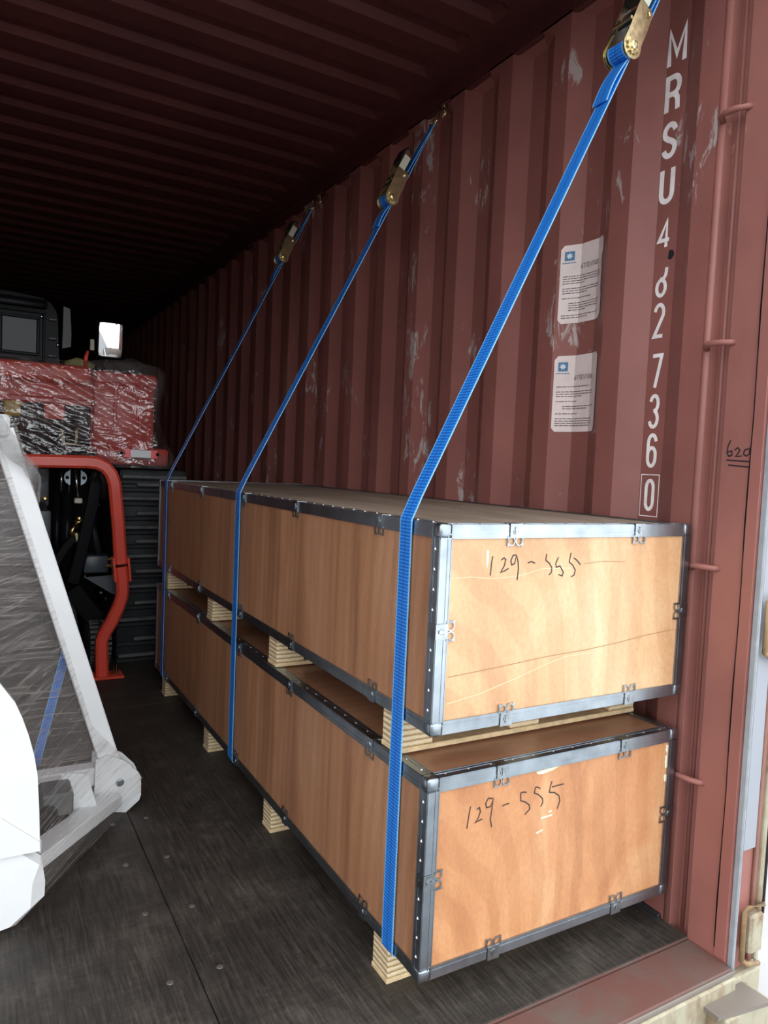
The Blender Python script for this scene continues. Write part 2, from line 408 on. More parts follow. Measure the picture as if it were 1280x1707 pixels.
# ================================================================ CONTAINER SHELL
YK0, PIT = 0.3219, 0.278
WID, ZC, YE = 2.35, 2.65, 11.9
def wall_x(y):
    """inner surface depth of the corrugated right wall at y"""
    t = (y - (YK0-PIT)) % PIT            # 0 = start of proud flat
    if t < 0.072: return 0.0
    if t < 0.140: return 0.036*(t-0.072)/0.068
    if t < 0.210: return 0.036
    return 0.036*(1-(t-0.210)/0.068)
def corr_wall(sign, x0):
    pts = []
    y = YK0-PIT
    k = 0
    while y < YE:
        for dy, x in ((0, 0), (0.072, 0), (0.140, 0.036), (0.210, 0.036)):
            pts.append((y+dy, x))
        y += PIT
    pts = [p for p in pts if p[0] < YE] + [(YE, 0)]
    mb = MB(); n = len(pts)
    zl = [-0.03, 0.9, 1.8, 2.56, 2.60]
    for iz, z in enumerate(zl):
        for (yy, x) in pts:
            xx = x if iz < 4 else 0.0           # corrugations run out below the top rail
            mb.v.append(Vector((x0+sign*xx, yy, z)))
    for iz in range(len(zl)-1):
        for i in range(n-1):
            mb.f.append((iz*n+i, iz*n+i+1, (iz+1)*n+i+1, (iz+1)*n+i))
    # outer skin gives the sheet its thickness
    o = len(mb.v)
    for z in (-0.03, 2.60):
        for yy in (YK0-PIT, YE): mb.v.append(Vector((x0+sign*0.045, yy, z)))
    mb.f.append((o, o+1, o+3, o+2))
    return mb
wall_right = struct(corr_wall(1, 0).build('wall_right', 'red'), 'oxide red corrugated steel container side wall with white lettering')
wall_left = struct(corr_wall(-1, -WID).build('wall_left', 'red'), 'oxide red corrugated steel container side wall opposite the crates')
wall_back = struct(MB().box((-WID, YE, 0), (0, YE+0.04, ZC+0.02)).build('wall_back', 'red'), 'dark closed front end wall of the container')

# ceiling: pressed sheet with cross beads
def ceiling():
    pts = []; y = 0.06; p = 0.2
    while y < YE:
        for dy, dz in ((0, 0), (0.095, 0), (0.122, 0.02), (0.173, 0.02)):
            pts.append((y+dy, ZC+dz))
        y += p
    pts.append((YE, ZC))
    mb = MB(); n = len(pts)
    for x in (-WID-0.03, -WID+0.10, -WID+0.14, -0.14, -0.10, 0.03):
        for (yy, z) in pts:
            mb.v.append(Vector((x, yy, z if -WID+0.11 < x < -0.11 else ZC)))
    for i in range(5):
        for j in range(n-1):
            mb.f.append((i*n+j, i*n+j+1, (i+1)*n+j+1, (i+1)*n+j))
    mb.box((-WID-0.03, 0.0, ZC+0.03), (0.03, YE, ZC+0.05))
    return mb
struct(ceiling().build('ceiling', 'red_shaded'), 'red container roof sheet with shade in its colour and shallow cross ribs')

# top side rails and door header
tr = struct(MB().bbox((0.0, 0.0, 2.585), (0.06, YE, ZC+0.03), 0.008).build('trim_1', 'red_shaded'), 'red top side rail above the lettered wall')
struct(MB().bbox((-WID-0.06, 0.0, 2.585), (-WID, YE, ZC+0.03), 0.008).build('trim_2', 'red_shaded'), 'red top side rail on the far left')
hd = struct(MB().bbox((-WID-0.1, -0.14, 2.60), (0.1, 0.02, 2.76), 0.01).build('trim_3', 'red_post'), 'red door header beam over the opening')

# bottom side rail strip along wall foot
struct(MB().bbox((-0.012, 0.06, -0.02), (0.044, YE, 0.012), 0.004).build('baseboard_right', 'black_rubber'), 'dark strip where the floor meets the lettered wall')

# right corner post ------------------------------------------------------------
PZ0, PZ1 = -0.03, 2.60
post = struct(MB().prism([(0.0, 0.0434), (0.004, 0.036), (0.034, 0.032), (0.034, 0.014), (0.026, 0.008), (0.028, -0.018), (0.0, -0.021), (0.0, -0.128), (0.112, -0.128), (0.112, 0.13), (0.0455, 0.13), (0.0455, 0.0434)], 'z', PZ0, PZ1).build('trim_4', 'red_post'), 'red steel corner post at the container door opening')
# rounded vertical bead next to the slot
MB().tube([(0.009, 0.047, 0.0), (0.009, 0.047, 2.6)], 0.0115, 14).build('bead_bar', 'red_post', post, smooth=True)
MB().tube([(0.026, 0.014, 0.0), (0.026, 0.014, 2.6)], 0.0055, 10).build('slot_lip', 'red_post', post, smooth=True)
for z in (2.058, 1.503, 0.950, 0.407):
    MB().tube([(0.012, 0.046, z-0.012), (-0.012, 0.036, z-0.004), (-0.018, 0.024, z), (-0.016, -0.006, z), (-0.006, -0.026, z-0.001), (0.004, -0.034, z-0.001)], 0.0075, 10).build('lashing_rod', 'red_post', post, smooth=True)
# raised flange with the weld line
MB().bbox((-0.0035, -0.128, 0.0), (0.0, -0.099, 2.6), 0.001).build('post_flange', 'red_post', post)
MB().tube([(-0.002, -0.0985+0.0015*math.sin(i*1.7), 0.02+i*0.13) for i in range(20)], 0.0022, 6).build('weld_seam', 'm_dark', post)
# outer front face: gasket, grey paint, rust band, cream edge
g = MB().bbox((0.004, -0.146, -0.02), (0.013, -0.128, 2.6), 0.003)
g.build('door_gasket', 'gasket', post)
MB().bbox((0.018, -0.138, -0.02), (0.024, -0.128, 2.6), 0.002).build('gasket_strip', 'cream_rust', post)
MB().bbox((0.030, -0.134, 0.27), (0.080, -0.128, 2.6), 0.002).build('outer_face', 'grey_paint', post)
MB().bbox((0.080, -0.1365, -0.02), (0.095, -0.128, 2.6), 0.002).build('rust_band', 'rust_band', post)
MB().bbox((0.095, -0.144, -0.02), (0.110, -0.128, 2.6), 0.003).build('outer_edge', 'cream_rust', post)
MB().bbox((0.110, -0.148, 0.10), (0.115, -0.10, 2.6), 0.002).build('edge_seal', 'black_rubber', post)
for z in (0.775, 0.015, 1.80):
    hng = MB().bbox((0.050, -0.158, z), (0.100, -0.130, z+0.10), 0.006).build('hinge_lug', 'cream_rust', post)
    MB().tube([(0.036, -0.146, z-0.014), (0.036, -0.146, z+0.11), (0.046, -0.152, z+0.12), (0.100, -0.152, z+0.116)], 0.0065, 8).tube([(0.036, -0.146, z-0.012), (0.048, -0.152, z-0.022), (0.100, -0.150, z-0.036)], 0.0065, 8).build('hinge_pin', 'rust_pipe', hng, smooth=True)

# left corner post (out of frame, keeps the opening closed on that side)
struct(MB().bbox((-WID-0.09, -0.128, PZ0), (-WID, 0.046, 2.6), 0.004).build('trim_5', 'red_post'), 'red corner post on the far left of the opening')

# floor ------------------------------------------------------------------------
floor = struct(MB().box((-WID-0.1, -0.12, -0.14), (0.11, YE, -0.031)).build('floor', 'm_dark'), 'dark worn plywood container floor')
ys = [-0.022, 2.28, 4.68, 7.08, 9.48, YE]
for i in range(len(ys)-1):
    for (x0, x1) in ((-2.348, -1.1461), (-1.1439, -0.0)):
        if i == 0 and x0 < -2: 
            pass
        MB().bbox((x0, ys[i]+0.0015, -0.03), (x1, ys[i+1]-0.0015, 0.0), 0.0015).build('floor_panel', 'floor', floor)
scr = MB().lathe((0, 0, -0.0005), (0, 0, 1), [(0, 0.0085), (0.0012, 0.0075), (0.0018, 0.0045)], 12)
first = None
scm = plain('worn_screw_head', (0.22, 0.20, 0.18), 0.45, 0.6, 0.2)
for x in (-1.092, -1.203, -0.62, -1.66):
    for k in range(12):
        y = 0.145 + 0.2575*k
        if first is None:
            s0 = scr.build('floor_screw', scm, floor, smooth=False); s0.location = (x, y, 0); first = s0
        else:
            c = first.copy(); COL.objects.link(c); c.parent = floor; c.location = (x + random.uniform(-.006, .006), y + random.uniform(-.012, .012), 0)

# sill ------------------------------------------------------------------------
sill = struct(MB().bbox((-WID, -0.150, -0.028), (-0.002, -0.0255, -0.004), 0.004).build('trim_6', 'sill'), 'worn red steel door sill at the floor edge')
MB().bbox((-WID, -0.0245, -0.02), (-0.002, -0.0225, 0.0005), 0.0005).build('edge_strip', 'sill', sill)
MB().bbox((-WID, -0.156, -0.018), (-0.0, -0.1500, -0.006), 0.002).build('sill_lip', 'taupe', sill)
MB().bbox((-WID, -0.162, -0.26), (-0.002, -0.1508, -0.018), 0.004).build('sill_face', 'cream_rust', sill)
MB().bbox((-0.105, -0.21, -0.27), (0.06, -0.150, -0.058), 0.004).build('gusset', 'cream_rust', sill)
MB().prism([(-0.122, -0.142), (0.036, -0.149), (0.040, -0.225), (-0.122, -0.200)], 'z', -0.058, -0.048).build('gusset_top', 'taupe', sill)
MB().bbox((0.002, -0.150, -0.30), (0.116, 0.03, -0.032), 0.008, 2).build('corner_casting', 'cream_rust', sill)
MB().lathe((-0.02, -0.2105, -0.15), (0, -1, 0), [(0, 0.045), (0.001, 0.045)], 20).build('casting_hole', 'm_dark', sill)
MB().bbox((-0.26, -0.1675, -0.15), (-0.19, -0.1655, -0.105), 0.0005).build('sill_slot', 'm_dark', sill)

# lashing rings hanging off the top rail
def lash_ring(y):
    mb = MB(); pts = []
    for i in range(9):
        a = math.pi*i/8
        pts.append((-0.004-0.026*math.sin(a), y-0.028+0.056*i/8, 2.592-0.020*math.sin(a)))
    mb.tube(pts, 0.0045, 8); return mb.build('lashing_ring', 'red_shaded', tr, smooth=True)
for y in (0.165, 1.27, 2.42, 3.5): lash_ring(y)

# ground outside ---------------------------------------------------------------
struct(MB().box((-150, -250, -0.56), (0.22, 60, -0.50)).build('ground', 'asphalt'), 'grey asphalt yard in front of the container')
struct(MB().box((0.22, -3.0, -0.56), (9, 14, -0.495)).build('ground', 'ground'), 'pale concrete strip beside the container')

# ================================================================ LETTERING ON THE WALL
# stroke glyphs in a 1 x 2 cell (x right, y up)
def arc(cx, cy, rx, ry, a0, a1, n=8):
    return [(cx+rx*math.cos(math.radians(a0+(a1-a0)*i/n)), cy+ry*math.sin(math.radians(a0+(a1-a0)*i/n))) for i in range(n+1)]
G = {
 'M': [[(0, 0), (0, 2), (0.5, 0.55), (1, 2), (1, 0)]],
 'R': [[(0, 0), (0, 2), (0.55, 2)] + arc(0.55, 1.5, 0.45, 0.5, 90, -90)[1:] + [(0, 1.0)], [(0.5, 1.0), (0.75, 0.9), (0.9, 0.65), (0.95, 0)]],
 'S': [arc(0.5, 1.5, 0.48, 0.5, 10, 180) + [(0.08, 1.28), (0.3, 1.1), (0.7, 0.9), (0.94, 0.7)] + arc(0.5, 0.5, 0.48, 0.5, 0, -170)],
 'U': [[(0, 2), (0, 0.5)] + arc(0.5, 0.5, 0.5, 0.5, 180, 360)[1:] + [(1, 2)]],
 '4': [[(0.72, 0), (0.72, 2), (0.0, 0.55), (1, 0.55)]],
 '8': [[(0.98, 1.75), (0.98, 1.5)] + arc(0.52, 1.45, 0.44, 0.4, 0, -120)[1:], arc(0.5, 0.5, 0.48, 0.5, 90, 450, 14)],
 '2': [arc(0.5, 1.5, 0.48, 0.5, 170, -20) + [(0.05, 0.05), (1, 0.05)]],
 '7': [[(0, 1.95), (1, 1.95), (0.4, 0)]],
 '3': [arc(0.5, 1.5, 0.46, 0.5, 165, -60) + [(0.45, 1.03)], [(0.45, 1.03), (0.7, 1.02)] + arc(0.5, 0.5, 0.48, 0.5, 55, -165)],
 '6': [arc(0.5, 1.5, 0.48, 0.5, 10, 180) + arc(0.5, 0.5, 0.48, 0.5, 180, 360)[0:] + arc(0.5, 0.75, 0.48, 0.42, 0, 170)],
 '0': [[(0, 0.5), (0, 1.5)] + arc(0.5, 1.5, 0.5, 0.5, 180, 0)[1:] + [(1, 0.5)] + arc(0.5, 0.5, 0.5, 0.5, 0, -180)[1:]],
}
def stroke2d(poly, hw, closed=False):
    """mitred flat strip around a 2-D polyline -> list of (left, right)"""
    out = []; n = len(poly)
    for i in range(n):
        p = Vector((*poly[i], 0)); a = Vector((*poly[max(i-1, 0)], 0)); b = Vector((*poly[min(i+1, n-1)], 0))
        d1 = (p-a).normalized() if i > 0 else (b-p).normalized()
        d2 = (b-p).normalized() if i < n-1 else d1
        n1 = Vector((-d1.y, d1.x, 0)); n2 = Vector((-d2.y, d2.x, 0))
        m = (n1+n2)
        m = m.normalized() if m.length > 1e-6 else n1
        k = min(1.9, 1/max(0.3, m.dot(n1)))
        out.append((p+m*hw*k, p-m*hw*k))
    return out
def strokes_mesh(strokes, hw, mapper, nrm=(-1, 0, 0)):
    mb = MB(); nrm = Vector(nrm); lift = 0.0
    for st in strokes:
        rows = stroke2d(st, hw)
        o = len(mb.v)
        for a, b in rows:                      # each later piece of ink lies a hair above the earlier one
            lift += 0.00002
            mb.v.append(mapper(a.x, a.y)+nrm*lift); mb.v.append(mapper(b.x, b.y)+nrm*lift)
        for i in range(len(rows)-1): mb.f.append((o+2*i, o+2*i+1, o+2*i+3, o+2*i+2))
    return mb
cells = [('M', 2.273, 0.104, 0.2535, 0.190), ('R', 2.151, 0.104, 0.2525, 0.200), ('S', 2.032, 0.098, 0.2525, 0.202), ('U', 1.911, 0.101, 0.2520, 0.202),
         ('4', 1.790, 0.080, 0.247, 0.203), ('8', 1.660, 0.095, 0.244, 0.204), ('2', 1.548, 0.098, 0.244, 0.204), ('7', 1.410, 0.100, 0.241, 0.201),
         ('3', 1.302, 0.096, 0.240, 0.202), ('6', 1.194, 0.096, 0.238, 0.201), ('0', 1.074, 0.090, 0.235, 0.201)]
for ch, z0, h, yl, yr in cells:
    wd = yl-yr; hw = 0.0073 if ch.isalpha() else 0.0052
    sts = []
    for st in G[ch]:
        sts.append([(hw + x*(wd-2*hw), hw + y/2*(h-2*hw)) for x, y in st])
    o = strokes_mesh(sts, hw, lambda a, b: Vector((0.0352, yl-a, z0+b))).build('letter_'+ch.lower() if ch.isalpha() else 'digit', 'white_print', wall_right)
bx = [(0, 0), (0, 0.115), (0.060, 0.115), (0.060, 0), (0, 0)]
strokes_mesh([bx], 0.0012, lambda a, b: Vector((0.0354, 0.2485-a, 1.060+b))).build('check_digit_frame', 'white_print', wall_right)
# black smear over the torn digit
sm = MB(); pr_ = [(0.198+0.012*math.cos(a*0.7)*random.uniform(.6, 1.1), 1.772+0.016*math.sin(a*0.7)*random.uniform(.6, 1.2)) for a in range(9)]
sm.v += [Vector((0.0351, p[0], p[1])) for p in pr_]; sm.f.append(tuple(range(9)))
sm.build('smear', 'marker', wall_right)
# 620 in marker on the post
s620 = [[(0.010, 0.044), (0.004, 0.030), (0.002, 0.014), (0.008, 0.005), (0.016, 0.008), (0.015, 0.018), (0.005, 0.016)],
        [(0.022, 0.020), (0.030, 0.026), (0.036, 0.020), (0.030, 0.010), (0.026, 0.005), (0.042, 0.006)],
        [(0.058, 0.024), (0.048, 0.020), (0.046, 0.010), (0.054, 0.006), (0.062, 0.012), (0.060, 0.022), (0.064, 0.028)],
        [(0.002, -0.004), (0.064, -0.007)], [(0.008, -0.016), (0.062, -0.020)]]
for st in s620:
    strokes_mesh([st], 0.0017, lambda a, b: Vector((-0.0006 if a < 0.0655 else -0.0042, -0.033-a, 1.221+b))).build('marker_stroke', 'marker', post)

# ================================================================ NOTICES ON THE WALL
def notice(yl, yr, zb, zt, label, slant):
    root = empty('notice_sheet', (wall_x((yl+yr)/2), (yl+yr)/2, zb)); tag(root, label, 'notice', 'notices stuck on the corrugated wall')
    org = root.location
    def mp(y, z, off): return Vector((wall_x(y)-off, y, z))
    # breakpoints so that the sheet bends with the corrugation
    brk = sorted({yl, yr} | {YK0+PIT, YK0+PIT-0.068, YK0+PIT-0.138, YK0+PIT-0.206} | {yl-0.012, yr+0.012, yl-0.004, yr+0.004}, reverse=True)
    brk = [b for b in brk if yr-1e-6 <= b <= yl+1e-6]
    zs = [zb, zb+0.012] + [zb+0.012+(zt-zb-0.024)*i/12 for i in range(1, 12)] + [zt-0.012, zt]
    mb = MB(); n = len(brk)
    for z in zs:
        for y in brk:
            ins = 0
            d = min(z-zb, zt-z)
            if d < 0.006:
                y2 = min(max(y, yr+0.010), yl-0.010)
            else: y2 = y
            if slant and abs(y-yr) < 1e-6 and zb+0.08 < z < zt-0.05: y2 = yr+random.uniform(0.002, 0.012)
            mb.v.append(mp(y2, z, 0.0022))
    for i in range(len(zs)-1):
        for j in range(n-1): mb.f.append((i*n+j, i*n+j+1, (i+1)*n+j+1, (i+1)*n+j))
    mb.build('paper_sheet', 'paper', root, org)
    def patch(name, mat, pieces, off=0.0032):
        q = MB()
        for (a0, a1, b0, b1) in pieces:
            cuts = [a0] + [c for c in (yl-(YK0+PIT-0.068), yl-(YK0+PIT-0.138)) if a0 < c < a1] + [a1]
            for c0, c1 in zip(cuts[:-1], cuts[1:]):
                o = len(q.v)
                q.v += [mp(yl-c0, b0, off), mp(yl-c1, b0, off), mp(yl-c1, b1, off), mp(yl-c0, b1, off)]
                q.f.append((o, o+1, o+2, o+3))
        return q.build(name, mat, root, org)
    lg = patch('logo', 'logo_blue', [(0.012, 0.040, zt-0.048, zt-0.020)])
    star = MB(); sv = []
    for i in range(14):
        r = 0.0105 if i % 2 == 0 else 0.0055
        a = math.pi/2 + i*math.pi/7
        y = yl-0.026-r*math.cos(a); sv.append(mp(y, zt-0.034+r*math.sin(a), 0.0040))
    star.v += sv; star.f.append(tuple(range(14)))
    star.build('logo_star', 'logo_white', lg, (0, 0, 0)); 
    for ob in lg.children: ob.location = (-org.x, -org.y, -org.z)
    tag(patch('logo_caption', 'logo_blue', [(0.006+i*0.008, 0.0125+i*0.008, zt-0.0565, zt-0.0535) for i in range(5)]), kind='stuff')
    # heading
    GL = {'A': [[(0, 0), (0.5, 2), (1, 0)], [(0.2, 0.7), (0.8, 0.7)]], 'T': [[(0.5, 0), (0.5, 2)], [(0, 2), (1, 2)]], 'E': [[(1, 0), (0, 0), (0, 2), (1, 2)], [(0, 1), (0.8, 1)]],
          'N': [[(0, 0), (0, 2), (1, 0), (1, 2)]], 'I': [[(0.5, 0), (0.5, 2)]], 'O': [arc(0.5, 1, 0.5, 1, 0, 360, 12)]}
    x = 0.060
    for ch in 'ATTENTION':
        cw = 0.0022 if ch == 'I' else 0.0068
        sts = [[(x+a*cw, zt-0.076+b*0.0065) for a, b in st] for st in GL[ch]]
        strokes_mesh(sts, 0.0009, lambda a, b: mp(yl-a, b, 0.0034)).build('heading_letter', 'print_grey', root, org); x += cw+0.0026
    # lines of small print
    rnd = random.Random(label); pcs = []; z = zt-0.098; k = 0
    paras = [4, 3, 1, 4, 2] if slant else [1, 3, 1, 2, 1, 4, 4]
    for pi, nl in enumerate(paras):
        ind = 0.030 if pi in (3,) else 0.010
        for l in range(nl):
            end = (yl-yr)-0.014 - (rnd.uniform(0.02, 0.08) if l == nl-1 else rnd.uniform(0, 0.012))
            a = ind
            while a < end-0.004:
                wl = rnd.uniform(0.005, 0.016); b_ = min(a+wl, end)
                pcs.append((a, b_, z, z+0.0023)); a = b_+0.0022
            z -= 0.0072
        z -= 0.0085
        if z < zb+0.02: break
    tag(patch('small_print', 'print_grey', pcs), kind='stuff')
    return root
notice(0.590, 0.425, 1.638, 1.880, 'upper white ATTENTION notice with torn right edge, stuck on the corrugated wall', True)
notice(0.591, 0.421, 1.300, 1.538, 'lower white ATTENTION notice with rounded corners, stuck on the corrugated wall', False)

# ================================================================ CRATES
CW, CL, CH = 0.756, 2.54, 0.4315
def clip(o, e1, e2, n_):
    """folding tab clip: body over the steel edge and two flat loops on the panel"""
    o, e1, e2, n_ = Vector(o), Vector(e1), Vector(e2), Vector(n_)
    mb = MB()
    mb.obox(o, e1, e2, n_, (-0.016, 0.016), (-0.0025, 0.026), (0.0028, 0.0042))
    mb.obox(o, e1, e2, n_, (-0.016, 0.016), (-0.0035, -0.0022), (-0.020, 0.0042))
    for s in (-1, 1):
        mb.ring(o+e1*s*0.0105+e2*0.034+n_*0.0012, e1, e2, n_, 0.0105, 0.0078, 0.0018, 16)
    mb.obox(o, e1, e2, n_, (-0.021, -0.017), (0.024, 0.045), (0.0012, 0.0030))
    mb.obox(o, e1, e2, n_, (0.017, 0.021), (0.024, 0.045), (0.0012, 0.0030))
    mb.obox(o, e1, e2, n_, (-0.0035, 0.0035), (0.004, 0.020), (0.0042, 0.0065))
    mb.ring(o+e2*0.013+n_*0.0042, e1, e2, n_, 0.0075, 0.0052, 0.0016, 12)
    return mb
def crate(label, zbase, hfoot, loc, rz, length, mats, writing=None, detail=True, feet=(0.16, 0.90, 1.60, 2.355), patches=None, cracks=None):
    root = empty('plywood_crate', (*loc, zbase), rz); tag(root, label, 'crate', 'plywood crates stacked along the container wall')
    z0, z1 = hfoot, hfoot+CH; W_, L_ = CW, length
    i = 0.0012; t = 0.009
    # panels
    MB().box((i, i, z0+i), (W_-i, i+t, z1-i)).build('end_panel', mats['end'], root)
    MB().box((i, L_-i-t, z0+i), (W_-i, L_-i, z1-i)).build('end_panel', mats['side'], root)
    MB().box((i, i+t, z0+i), (i+t, L_-i-t, z1-i)).build('side_panel', mats['side'], root)
    MB().box((W_-i-t, i+t, z0+i), (W_-i, L_-i-t, z1-i)).build('side_panel', mats['side'], root)
    MB().box((i+t, i+t, z1-i-t), (W_-i-t, L_-i-t, z1-i)).build('lid_panel', mats['lid'], root)
    MB().box((i+t, i+t, z0+i), (W_-i-t, L_-i-t, z0+i+t)).build('base_panel', mats['side'], root)
    # steel edge profiles
    f = 0.028; e = 0.0016
    def prof(lo, hi, a, b, n1, n2, name='edge_profile'):
        """L profile from a to b; n1/n2 are the outward normals of the two faces it covers"""
        a, b, n1, n2 = Vector(a), Vector(b), Vector(n1), Vector(n2); d = (b-a).normalized(); ln = (b-a).length
        mb = MB()
        mb.obox(a, d, -n2, n1, (0, ln), (0, f), (0, e))
        mb.obox(a, d, -n1, n2, (0, ln), (0, f), (0, e))
        for (p, q) in ((n1, n2), (n2, n1)):      # rolled bead near the free edge
            mb.obox(a, d, -q, p, (0, ln), (f*0.62, f*0.70), (e, e+0.0009))
            mb.obox(a, d, -q, p, (0, ln), (f*0.93, f), (e, e+0.0007))
        return mb.build(name, 'steel', root)
    X, Y, Z = Vector((1,0,0)), Vector((0,1,0)), Vector((0,0,1))
    c = lambda x, y, z: Vector((x*W_, y*L_, z0 + z*CH))
    for x, nx in ((0, -X), (1, X)):
        for y, ny in ((0, -Y), (1, Y)): prof(0, 0, c(x, y, 0), c(x, y, 1), nx, ny)
        for z, nz in ((0, -Z), (1, Z)): prof(0, 0, c(x, 0, z), c(x, 1, z), nx, nz)
    for y, ny in ((0, -Y), (1, Y)):
        for z, nz in ((0, -Z), (1, Z)): prof(0, 0, c(0, y, z), c(1, y, z), ny, nz)
    for x in (0, 1):
        for y in (0, 1):
            for z in (0, 1):
                p = c(x, y, z); k = 0.027; g_ = 0.0032
                lo = [p.x-g_ if x == 0 else p.x-k, p.y-g_ if y == 0 else p.y-k, p.z-g_ if z == 0 else p.z-k]
                hi = [p.x+k if x == 0 else p.x+g_, p.y+k if y == 0 else p.y+g_, p.z+k if z == 0 else p.z+g_]
                MB().bbox(lo, hi, 0.006, 2).build('corner_cap', 'steel', root, angle=50)
    # punched tangs along the upright and along the top flange
    def tangs(a, d, n_, side, cnt, step, s=0.0034):
        mb = MB(); a, d, n_, side = Vector(a), Vector(d), Vector(n_), Vector(side)
        for k in range(cnt):
            p = a + d*step*k
            mb.add([p-side*s-d*s*.6, p+side*s-d*s*.6, p+d*s*1.2, p+n_*0.0024], [(0, 1, 3), (1, 2, 3), (2, 0, 3), (0, 2, 1)])
        return tag(mb.build('tang_row', 'rivet', root), kind='stuff')
    tangs((-e, 0.014, z0+0.05), (0, 0, 1), (-1, 0, 0), (0, 1, 0), 9, 0.0415)
    tangs((0.05, 0.014, z1+e), (1, 0, 0), (0, 0, 1), (0, 1, 0), 12, 0.06, 0.003)
    tangs((0.014, 0.05, z1+e), (0, 1, 0), (0, 0, 1), (1, 0, 0), int((L_-0.1)/0.0605), 0.0605, 0.003)
    # clips
    vs = [v for v in (0.25, 0.748, 1.212, 1.752, 2.27) if v < L_-0.1]
    if detail:
        for u in (0.191, 0.570):
            clip((u, 0, z1), X, -Z, -Y).build('clip', 'steel_dark', root)
            clip((u, 0, z0), X, Z, -Y).build('clip', 'steel_dark', root)
        for u, e2 in ((0, X), (W_, -X)):
            clip((u, 0, z0+0.215), Z, e2, -Y).build('clip', 'steel_dark', root)
    for v in vs:
        clip((0, v, z1), Y, -Z, -X).build('clip', 'steel_dark', root)
        clip((0, v, z0), Y, Z, -X).build('clip', 'steel_dark', root)
    # feet: runner board with laminated blocks on it
    for v in feet:
        if v + 0.07 > L_: continue
        v -= 0.025
        MB().bbox((0.004, v, 0.0), (W_-0.004, v+0.072, 0.012), 0.0015).build('runner_board', 'pale_wood', root)
        for u in (0.006, 0.322, W_-0.098):
            MB().bbox((u, v+0.001, 0.0122), (u+0.092, v+0.071, z0-e-0.0002), 0.0015).build('foot_block', 'foot', root)
    if writing:
        for st in writing:
            strokes_mesh([st], 0.0013, lambda a, b: Vector((a, i-0.0006, z0+b)), (0, -1, 0)).build('marker_stroke', 'marker', root)
    for (ln, mt, hw_) in (cracks or []):
        strokes_mesh([ln], hw_, lambda a, b: Vector((a, i-0.0004, z0+b)), (0, -1, 0)).build('veneer_crack', mt, root)
    for pc in (patches or []):
        mb = MB(); mb.v += [Vector((a, i-0.0005, z0+b)) for a, b in pc]; mb.f.append(tuple(range(len(pc))))
        mb.build('bare_wood_patch', 'bare_wood', root)
    return root
HU = [[(0.135, 0.366), (0.133, 0.354), (0.131, 0.325)], [(0.158, 0.357), (0.165, 0.362), (0.17, 0.358), (0.167, 0.345), (0.158, 0.331), (0.169, 0.334), (0.179, 0.339)], [(0.197, 0.368), (0.189, 0.366), (0.184, 0.355), (0.187, 0.346), (0.195, 0.349), (0.199, 0.367), (0.204, 0.352), (0.206, 0.338), (0.204, 0.313)], [(0.231, 0.349), (0.241, 0.352), (0.252, 0.348)], [(0.284, 0.368), (0.282, 0.354), (0.293, 0.347), (0.301, 0.337), (0.301, 0.327), (0.294, 0.321)], [(0.319, 0.36), (0.312, 0.346), (0.314, 0.337), (0.325, 0.34), (0.336, 0.325), (0.333, 0.317), (0.322, 0.321)], [(0.356, 0.369), (0.352, 0.348), (0.363, 0.341), (0.372, 0.329), (0.369, 0.318), (0.36, 0.314)], [(0.365, 0.357), (0.373, 0.353), (0.387, 0.341)]]
HL = [[(0.111, 0.356), (0.108, 0.339), (0.104, 0.309)], [(0.128, 0.346), (0.135, 0.349), (0.138, 0.339), (0.133, 0.326), (0.125, 0.317), (0.135, 0.32), (0.144, 0.322)], [(0.17, 0.362), (0.158, 0.365), (0.151, 0.355), (0.154, 0.345), (0.165, 0.345), (0.172, 0.362), (0.169, 0.339), (0.166, 0.317), (0.171, 0.298)], [(0.198, 0.34), (0.208, 0.342), (0.217, 0.342)], [(0.248, 0.36), (0.249, 0.342), (0.263, 0.336), (0.275, 0.327), (0.277, 0.317), (0.263, 0.307)], [(0.248, 0.36), (0.257, 0.36), (0.265, 0.358)], [(0.291, 0.366), (0.288, 0.352), (0.3, 0.346), (0.313, 0.335), (0.315, 0.325), (0.309, 0.316)], [(0.291, 0.365), (0.299, 0.363), (0.305, 0.359)], [(0.339, 0.37), (0.335, 0.358), (0.333, 0.345), (0.348, 0.342), (0.363, 0.332), (0.367, 0.319), (0.36, 0.301)], [(0.34, 0.356), (0.358, 0.357), (0.376, 0.357)]]
RZ = math.radians(-0.4)
def jag(u, za, zb, n, w_):
    rr = random.Random(5); pts = [(u, za)]
    for k in range(n+1):
        z = za + (zb-za)*k/n; pts.append((u-w_*rr.uniform(0.1, 1), z))
    pts.append((u, zb)); return pts
lowp = [jag(0.729, 0.335, 0.395, 10, 0.010), jag(0.729, 0.300, 0.318, 4, 0.010),
        [(0.312, 0.291), (0.345, 0.292), (0.345, 0.288), (0.313, 0.286)], [(0.333, 0.301), (0.343, 0.302), (0.344, 0.298), (0.334, 0.297)],
        [(0.30, 0.258), (0.32, 0.262), (0.319, 0.258), (0.301, 0.254)], [(0.29, 0.400), (0.33, 0.402), (0.36, 0.402), (0.34, 0.396), (0.31, 0.392), (0.295, 0.394)]]
upp = [[(0.118, 0.378), (0.124, 0.379), (0.124, 0.352), (0.121, 0.340), (0.118, 0.355)]]
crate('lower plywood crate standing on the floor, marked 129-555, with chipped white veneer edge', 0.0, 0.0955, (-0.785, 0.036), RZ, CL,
      dict(end='ply_end', side='ply_side', lid='ply_lid'), HL, patches=lowp)
